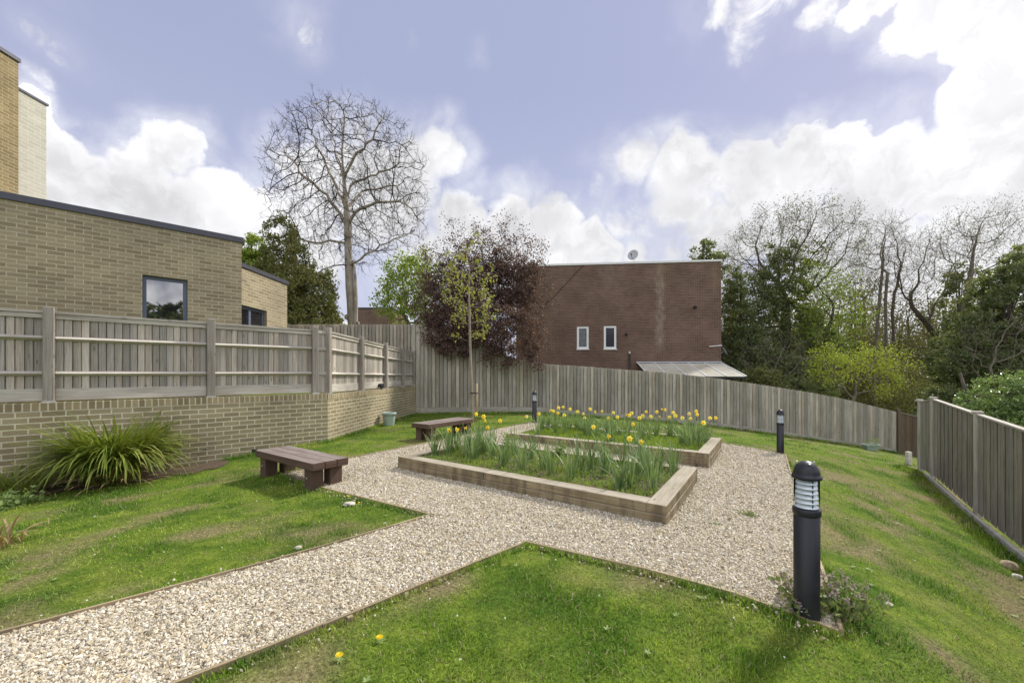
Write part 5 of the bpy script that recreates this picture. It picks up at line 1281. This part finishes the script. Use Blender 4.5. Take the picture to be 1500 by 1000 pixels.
# 1 big bare tree
rg = rngs(3); bx = -9.17; by = 24.
T_ = lambda x, y, dy=0.: tuple(at(x, y, by + dy))
A_ = ellipsoids([spx(508, 272, 122, 124, by, .75), spx(470, 300, 84, 70, by, .7), spx(560, 310, 70, 80, by, .7), spx(500, 200, 88, 54, by, .7)], 3500, rg, .25)
A_ = A_[A_[:, 2] > 6.2 + .10 * np.abs(A_[:, 0] - bx)]
A2 = ellipsoids([spx(605, 345, 26, 30, by, .6), spx(440, 372, 34, 26, by, .6), spx(455, 405, 26, 16, by, .6)], 420, rg); A_ = np.concatenate([A_, A2])
LIMBS = [[T_(505, 321), T_(479, 285, -.4), T_(447, 260, -.9), T_(420, 228, -1.2)], [T_(508, 307), T_(487, 260, .5), T_(463, 213, 1.), T_(456, 170, 1.4)],
 [T_(512, 332), T_(520, 311, -.3), T_(551, 296, -.8), T_(587, 296, -1.2)], [T_(510, 293), T_(519, 267, .4), T_(551, 257, .9), T_(584, 239, 1.2)], [T_(508, 271), T_(522, 224, -.5), T_(546, 205, -.9), T_(556, 180, -1.2)],
 [T_(514, 382), T_(540, 370, -.8), T_(577, 350, -1.2), T_(600, 342, -1.5)], [T_(508, 357), T_(482, 352, -.5), T_(462, 356, -.9), T_(440, 350, -1.2)], [T_(508, 390), T_(490, 389, -.6), T_(474, 394, -.8), T_(460, 404, -.9)],
 [T_(508, 271), T_(492, 225, 1.0), T_(486, 180, 1.7), T_(478, 150, 2.)], [T_(509, 300), T_(530, 280, 1.3), T_(560, 275, 2.), T_(590, 268, 2.4)]]
trk = [(bx, by, -.2), (bx - .02, by, 1.5), (bx + .03, by, 3), (bx, by, 4.4), (bx - .05, by, 5.6)] + [T_(x, y) for x, y in ((512, 421), (511, 390), (510, 357), (509, 332), (508, 307), (506, 290), (504, 264), (502, 240), (501, 221), (503, 196), (505, 172))]
M['twig'] = barkmat('dark_twig', (.035, .028, .024), (.085, .07, .056))  # dark brown young twigs, with their backlit darkness put into the colour
bt = tree('bare_tree', 'tall leafless pale-barked tree with a wide twiggy crown against the clouds', trk, A_, .34, 2.2, .46, 'bark_plane', rg, .0125, .215, .24, .02, (2, .55, .0068), e=2.0, limbs=LIMBS, twigmat='twig', rec=2)
m = MB(); m.tube([(.26, -.1, 0), (.29, -.1, 2.5), (.25, -.08, 4.5), (.26, -.05, 6.0), (.20, 0, 7.2), (.1, 0, 8.2)], [.16, .145, .135, .125, .10, .06], 9)
for z, dx in ((4.9, -.25), (3.7, -.27), (4.5, .45)): m.tube([(dx * .6, -.12, z - .12), (dx, -.2, z), (dx * 1.02, -.2, z + .1), (dx * .6, -.1, z + .22)], [.04, .09, .08, .03], 8)
m.build('second_stem', M['bark_plane'], bt)
# 2 conifer and bushy tree behind the low wing
def leafmass(name, label, base, spec, nclump, per, cr, size, wid, mat, seed, shell=.5, droop=.5, bark='bark_dark', cat='tree', trunk_h=None, tr=.15, stems=1, group=None, flat=.7):
    root = thing(name, label, cat, base, 0, group); rg = rngs(seed); b = np.array(base)
    S = [(s[0] - b[0], s[1] - b[1], s[2] - b[2], *s[3:]) for s in spec]; V, F = clumped(S, nclump, per, cr, size, wid, rg, shell, droop, flat); np_mesh('crown', V, F, M[mat], root)
    top = max(s[2] + s[5] * .5 for s in S); th = trunk_h or top; m = MB()
    for k in range(stems):
        a = k * 2.4; q = Vector((math.cos(a), math.sin(a), 0)) * (.12 * stems if stems > 1 else 0); e_ = q + Vector((math.cos(a), math.sin(a), 0)) * (.35 * th * .5 if stems > 1 else 0); m.tube([q, q.lerp(e_, .5) + Vector((.05, 0, th * .5)), e_ + Vector((0, 0, th))], [tr, tr * .7, tr * .25], 7)
    # a few inner limbs so that gaps show wood
    C = ellipsoids(S, 26, rg, .3)
    for c in C: z0 = max(.3, min(top, c[2]) * .7); m.tube([(0, 0, z0), tuple(c * np.array([.5, .5, 1]) + np.array([0, 0, 0])), tuple(c)], [tr * .28, tr * .18, tr * .07], 4, cap=False)
    m.build('trunk', M[bark], root); return root
Yc = 22.
leafmass('conifer', 'dark olive evergreen with drooping sprays beyond the low brick wing', (at(432, 470, Yc).x, Yc, .8), [spx(410, 352, 24, 34, Yc), spx(420, 395, 38, 48, Yc), spx(432, 445, 58, 55, Yc), spx(466, 425, 26, 32, Yc), spx(400, 430, 40, 50, Yc), spx(440, 490, 60, 60, Yc)], 900, 46, .34, .16, .42, 'conifer', 21, .62, .9, flat=1.1)
leafmass('bushy_tree', 'small bright green bushy tree peeping over the roof of the brick wing', (at(368, 400, 25).x, 25, .8), [spx(368, 365, 20, 20, 25), spx(360, 385, 22, 22, 25), spx(385, 385, 16, 18, 25)], 130, 40, .32, .16, .6, 'spring', 22, .5, .2)
# 3 fresh green tree beyond the fence
rg = rngs(31); Yt = 20.5
tree('spring_tree', 'fresh yellow-green leafy tree beyond the tall fence, left of the purple tree', [(at(600, 500, Yt).x, Yt, .5), (at(600, 480, Yt).x, Yt, 2.5), (at(598, 450, Yt).x, Yt, 4)], ellipsoids([spx(592, 432, 40, 50, Yt), spx(605, 395, 34, 28, Yt), spx(575, 450, 24, 28, Yt), spx(620, 455, 30, 30, Yt)], 500, rg), .3, 1.6, .36, 'bark_grey', rg, .01, .12, .3, 0, (1, .4, .006), ('spring', 5.5, .13, .14, .6))
# 4 purple plum
rg = rngs(41); Yp = 18.0
sp = [spx(705, 430, 84, 70, Yp, .55), spx(666, 348, 13, 30, Yp, .9), spx(740, 348, 13, 34, Yp, .9), spx(784, 372, 12, 34, Yp, .9), spx(702, 338, 9, 24, Yp, .9), spx(630, 376, 14, 26, Yp, .9), spx(612, 420, 14, 24, Yp, .9), spx(640, 430, 42, 60, Yp, .6), spx(765, 430, 42, 100, Yp, .5), spx(700, 372, 56, 26, Yp, .6), spx(775, 480, 28, 60, Yp, .4), spx(690, 490, 70, 46, Yp, .6)]
A_ = ellipsoids(sp, 1500, rg); A_ = A_[(A_[:, 2] > 3.3) | (A_[:, 1] < 16.2) | (A_[:, 1] > 16.7)]
pt = tree('purple_tree', 'large purple-leaved plum tree overhanging the back fence beside the house', [(at(712, 500, Yp).x, Yp, -.1), (at(712, 490, Yp).x, Yp, 1.5), (at(710, 460, Yp).x, Yp, 2.6), (at(708, 440, Yp).x, Yp, 3.4)], A_, .3, 1.5, .36, 'bark_dark', rg, .009, .16, .28, .04, (2, .55, .006), ('purple', 3.3, .085, .11, .55))
rg = rngs(44); leaves = clumped([spx(700, 435, 84, 62, 17.6, .5), spx(775, 445, 34, 84, 17.3, .35), spx(650, 470, 40, 42, 17.6, .4), spx(785, 520, 16, 26, 15.9, .3), spx(740, 405, 46, 44, 17.6, .5), spx(757, 485, 24, 34, 17.2, .4), spx(690, 500, 62, 30, 16.0, .2), spx(660, 485, 46, 24, 16.0, .2), spx(765, 490, 34, 36, 16.0, .2), spx(735, 515, 20, 22, 16., .2)], 820, 40, .30, .085, .55, rg, .1, .5)
lv2 = clumped([spx(785, 515, 20, 32, 15.9, .3), spx(690, 500, 70, 30, 15.9, .2), spx(650, 480, 40, 34, 15.9, .2), spx(762, 495, 40, 36, 15.9, .2), spx(735, 510, 30, 30, 15.9, .2), spx(700, 470, 80, 30, 16.0, .2)], 300, 46, .26, .085, .55, rg, .1, .6)
b_ = np.array(pt.location); V, F = merge([leaves, lv2]); np_mesh('lower_crown', V - b_[None], F, M['purple'], pt)
# 5 young staked tree on the lawn
rg = rngs(51); yb_ = hit(692, 617.5); Yy = yb_.y
A_ = ellipsoids([spx(686, 430, 38, 62, Yy), spx(680, 400, 30, 40, Yy), spx(690, 370, 20, 26, Yy), spx(700, 470, 30, 40, Yy)], 420, rg)
tree('young_tree', 'slender young staked tree with small yellow-green leaves on the lawn', [(yb_.x, Yy, yb_.z - .05)] + [(at(x, y, Yy).x + 0, Yy, zat(y, Yy)) for x, y in ((691.5, 590), (690.5, 560), (689.5, 530), (688.5, 500), (688, 475), (687.5, 450), (687, 425), (687, 400))], A_, .22, 1.2, .30, 'bark_young', rg, .005, .040, .22, .09, (1, .30, .0032), ('birch_leaf', 1.9, .085, .055, .65), e=1.9)
sk = thing('tree_stake', 'wooden stake with a black tie supporting the young tree', 'stake', (yb_.x + .13, Yy - .02, yb_.z))
m = MB(); m.tube([(0, 0, -.1), (.01, 0, 1.22)], .032, 10); m.build('stake', M['stake'], sk)
m = MB(); m.tube([(.04, -.04, .92), (-.06, -.05, .92), (-.19, -.04, .92), (-.19, .05, .92), (-.06, .05, .92), (.04, .04, .92), (.04, -.04, .92)], .018, 6); m.build('tie', M['dark_metal'], sk)
# 6 woods on the right
def right_tree(label, px0, Yd, ylist, spec, n, seed, bark, leaf, rmax, step=.4, up=.06, tw=(2, .8, .008), wob=.15, kill=.6, e=2.2, infl=2.6, group=None, twf=1., name='woodland_tree'):
    rg = rngs(seed); trunk = [(at(px0, 600, Yd).x, Yd, gz(at(px0, 600, Yd).x, Yd) - .2)] + [(at(x, y, Yd).x, Yd, zat(y, Yd)) for x, y in ylist]
    S = [spx(*s, Yd) for s in spec]; return tree(name, label, trunk, ellipsoids(S, n, rg), step, infl, kill, bark, rg, .011, rmax, wob, up, tw, leaf, group=group, e=e, twf=twf)
WG = 'woodland trees beyond the fences'
iv = right_tree('tall ivy-clad tree with bare twiggy top right of the brick house', 1150, 29, [(1150, 560), (1150, 520), (1152, 480), (1150, 440)], [(1165, 375, 100, 80), (1190, 350, 70, 50), (1120, 380, 60, 55), (1100, 430, 50, 70), (1215, 400, 50, 60)], 1500, 61, 'bark_dark', ('sparse', 1.3, .10, .20, .5), .28, .48, .08, (2, .9, .009), group=WG)
rg = rngs(62); V, F = clumped([spx(1150, 470, 46, 110, 28.6, .7), spx(1165, 400, 22, 60, 28.6, .7), spx(1108, 470, 42, 80, 28.4, .7), spx(1185, 520, 50, 70, 28.2, .7), spx(1128, 380, 14, 40, 28.5, .7), spx(1085, 520, 40, 60, 28., .6), spx(1140, 560, 80, 40, 27.6, .6), spx(1200, 375, 12, 40, 28.5, .6)], 900, 46, .46, .16, .65, rg, .35, .6)
np_mesh('ivy', V - np.array(iv.location)[None], F, M['ivy'], iv)
right_tree('mid-green budding tree in front of the ivy tree, right of it', 1208, 27, [(1208, 560), (1210, 520), (1212, 480)], [(1215, 460, 48, 66), (1200, 430, 36, 46), (1235, 490, 30, 46)], 600, 63, 'bark_dark', ('spring', 4.2, .13, .22, .6), .16, .42, .04, (1, .7, .007), group=WG)
leafmass('ivy_column', 'dark green ivy-covered trunk just above the right end of the house roof', (at(1030, 400, 34).x, 34, -2), [spx(1030, 370, 17, 18, 34), spx(1035, 400, 20, 30, 34), spx(1050, 390, 14, 22, 34)], 110, 40, .45, .2, .6, 'ivy', 64, .4, .5, group=WG)
leafmass('ivy_shrub', 'dense dark evergreen growth close beside the house wall', (at(1085, 500, 27).x, 27, gz(16, 27)), [spx(1078, 470, 24, 70, 27), spx(1085, 520, 40, 50, 27), spx(1112, 545, 60, 34, 26.5), spx(1072, 420, 14, 40, 27)], 420, 44, .45, .17, .6, 'ivy', 65, .45, .6, group=WG)
right_tree('bare many-stemmed shrub in front of the ivy tree, above the fence', 1130, 24, [(1131, 580), (1132, 560)], [(1130, 520, 50, 40), (1165, 530, 40, 36), (1105, 540, 30, 30)], 420, 168, 'bark_grey', None, .07, .36, .10, (2, .7, .007), group=WG, name='bare_shrub')
right_tree('pale bare twiggy shrub in front of the holly', 1440, 17.5, [(1442, 590), (1444, 570)], [(1450, 510, 50, 50), (1490, 490, 44, 50)], 380, 169, 'bark_grey', None, .06, .32, .08, (2, .7, .006), group=WG, name='bare_shrub')
right_tree('slim leafless tree with a crooked trunk, left in the close group in the gap', 1284, 33, [(1281, 560), (1283, 505), (1288, 440), (1294, 380)], [(1290, 380, 42, 60), (1270, 420, 30, 40), (1305, 350, 30, 40), (1310, 430, 34, 50)], 650, 66, 'bark_grey', ('sparse', .5, .085, .22, .5), .115, .5, .12, (2, .9, .008), group=WG)
right_tree('thin upright bare tree in the middle of the close group in the gap', 1304, 31, [(1300, 560), (1298, 505), (1297, 440), (1300, 400)], [(1300, 370, 36, 52), (1285, 400, 26, 36)], 320, 67, 'bark_grey', None, .105, .5, .14, (2, .9, .008), group=WG)
right_tree('slender bare stem forming the right side of the close group in the gap', 1314, 32, [(1313, 560), (1310, 510), (1307, 460), (1310, 430)], [(1322, 390, 24, 46), (1310, 360, 24, 40)], 260, 167, 'bark_dark', None, .10, .5, .14, (2, .9, .008), group=WG)
right_tree('leaning dark trunked tree spreading to the left in the gap', 1405, 28, [(1402, 560), (1392, 530), (1376, 500), (1356, 472), (1336, 450)], [(1345, 400, 46, 60), (1330, 440, 34, 40), (1370, 380, 40, 50), (1400, 420, 40, 50)], 700, 68, 'bark_dark', ('sparse', .45, .085, .22, .5), .17, .46, .10, (2, .9, .008), group=WG)
right_tree('tall wispy bare tree with windblown twigs at the far right', 1420, 25, [(1420, 560), (1415, 500), (1412, 450), (1420, 410)], [(1420, 370, 60, 60), (1460, 350, 60, 50), (1390, 380, 40, 46), (1490, 400, 50, 60)], 1000, 69, 'bark_grey', ('sparse', 1.2, .085, .22, .5), .15, .44, .10, (2, 1.0, .008), group=WG)
leafmass('holly_tree', 'broad dark glossy evergreen at the right edge behind the fence', (at(1470, 560, 20).x, 20, gz(23, 20)), [spx(1480, 470, 60, 80, 20), spx(1430, 520, 46, 60, 20), spx(1510, 430, 60, 75, 20), spx(1470, 540, 70, 50, 20), spx(1400, 540, 30, 46, 20.5)], 820, 46, .36, .14, .6, 'ivy', 70, .5, .5, group=WG)
leafmass('ivy_thicket', 'dark ivy on the leaning trunk, between the gap and the holly', (at(1405, 520, 26).x, 26, gz(26, 26)), [spx(1412, 440, 26, 60, 26), spx(1420, 520, 50, 70, 26), spx(1395, 545, 34, 40, 26)], 330, 44, .45, .17, .6, 'ivy', 71, .45, .5, group=WG)
rg = rngs(72)
tree('lime_shrub', 'bright lime green shrub with bare lower stems just beyond the long fence', [(at(1248, 600, 21).x, 21, -1.6), (at(1249, 590, 21).x, 21, -.4), (at(1250, 575, 21).x, 21, .3)], ellipsoids([spx(1222, 540, 36, 28, 21), spx(1285, 540, 38, 32, 21), spx(1210, 520, 20, 16, 21), spx(1270, 525, 26, 18, 21), spx(1300, 560, 24, 28, 21)], 620, rg), .26, 1.8, .33, 'bark_grey', rg, .008, .09, .3, .02, (1, .4, .005), ('lime', 3.4, .10, .13, .5), cat='shrub')
leafmass('laurel_shrub', 'light green glossy shrub rising over the right fence', (at(1465, 600, 14.5).x, 14.5, gz(16, 14)), [spx(1455, 590, 40, 32, 14.5), spx(1495, 590, 50, 46, 14.5), spx(1430, 605, 24, 20, 14.5), spx(1450, 620, 60, 30, 14.3), spx(1530, 610, 60, 50, 14), spx(1440, 575, 12, 26, 14.5), spx(1480, 560, 14, 30, 14.5), spx(1415, 590, 14, 20, 14.5)], 420, 30, .26, .105, .45, 'laurel', 73, .45, .0, cat='shrub', stems=3)
for i, (x, y, rx, ry, Yd, lab) in enumerate(((1165, 575, 60, 26, 23, 'low dark bramble mass above the middle of the sloping fence'), (1345, 585, 46, 28, 24, 'low bramble thicket above the dark corner panel'), (1385, 590, 30, 24, 18.8, 'leafy undergrowth just behind the corner of the right fence'), (1115, 560, 30, 22, 23, 'low bramble beside the lean-to canopy'))):
    leafmass('bramble', lab, (at(x, 600, Yd).x, Yd, gz(at(x, 600, Yd).x, Yd)), [spx(x, y, rx, ry, Yd), spx(x, y + 20, rx * 1.1, ry, Yd)], 200, 30, .4, .13, .5, 'ivy' if i % 2 == 0 else 'conifer', 80 + i, .4, .2, cat='bush', stems=4, tr=.04)
for i, (x, y, rx, ry, Yd, lab, mt) in enumerate(((1262, 520, 34, 44, 36, 'brown budding thicket left of the close bare trunks', 'wood_far'), (1335, 530, 44, 50, 37, 'brown budding thicket between the close trunks and the leaning tree', 'wood_far'), (1300, 560, 60, 34, 34, 'low olive thicket under the close bare trunks', 'conifer'))):
    leafmass('thicket', lab, (at(x, 600, Yd).x, Yd, gz(at(x, 600, Yd).x, Yd)), [spx(x, y, rx, ry, Yd), spx(x, y + 40, rx * 1.2, ry, Yd)], 300, 26, .6, .13, .5, mt, 180 + i, .2, .0, cat='bush', stems=6, tr=.06)
# far woodland beyond everything: one mass nobody could count
def far_wood():
    rg = rngs(90); m = MB(); E = []
    for k in range(240):
        Yd = rg.uniform(40, 62); px = rg.uniform(1010, 1680); x = kx(px) * Yd; h = rg.uniform(7, 14); z0 = -3.5; p = np.array([x, Yd, z0]); pts = [p.copy()]; d = np.array([rg.normal(0, .08), 0, 1.])
        for s in range(5): p = p + d * h / 5 + rg.normal(0, .12, 3); pts.append(p.copy())
        m.tube(pts, list(np.linspace(.16, .04, 6)), 4, cap=False)
        for q in range(16):
            i = rg.integers(2, 6); b = pts[i]; e = b + rg.normal(0, 1, 3) * np.array([1.3, .8, .8]) + np.array([0, 0, .9]); m.tube([b, (b + e) / 2 + rg.normal(0, .12, 3), e], [.04, .03, .015], 3, cap=False); E += [e, (b + e) / 2]
    E = np.array(E); C = E[rg.integers(0, len(E), 95000)] + rg.normal(0, .55, (95000, 3)); C[:, 2] -= rg.random(95000) ** 2 * 5; V, F = leaf_arrays(C, .30, .5, rg); Vb = np.array(m.v)
    Fb = np.array([f for f in m.f if len(f) == 4]); Fb = np.concatenate([Fb[:, [0, 1, 2]], Fb[:, [0, 2, 3]]]); V, F = merge([(Vb, Fb), (V, F)])
    tag(np_mesh('far_woodland', V, F, M['wood_far']), 'hazy brown and green woodland far behind the garden fences', 'woodland', kind='stuff')
far_wood()
def behind_wood():   # the wooded skyline opposite the brick building, seen only in its window
    rg = rngs(91); S = []
    for k in range(26):
        a = math.radians(rg.uniform(100, 165)); d = rg.uniform(34, 46); S.append((math.sin(a) * d, math.cos(a) * d, rg.uniform(2.5, 4.5), 3.6, 2.6, rg.uniform(4.5, 6.5)))
    V, F = clumped(S, 1500, 40, 1.1, .7, .6, rg, .3); tag(np_mesh('facing_woodland', V, F, M['ivy']), 'wooded skyline reflected in the window of the brick building', 'woodland', kind='stuff')
behind_wood()
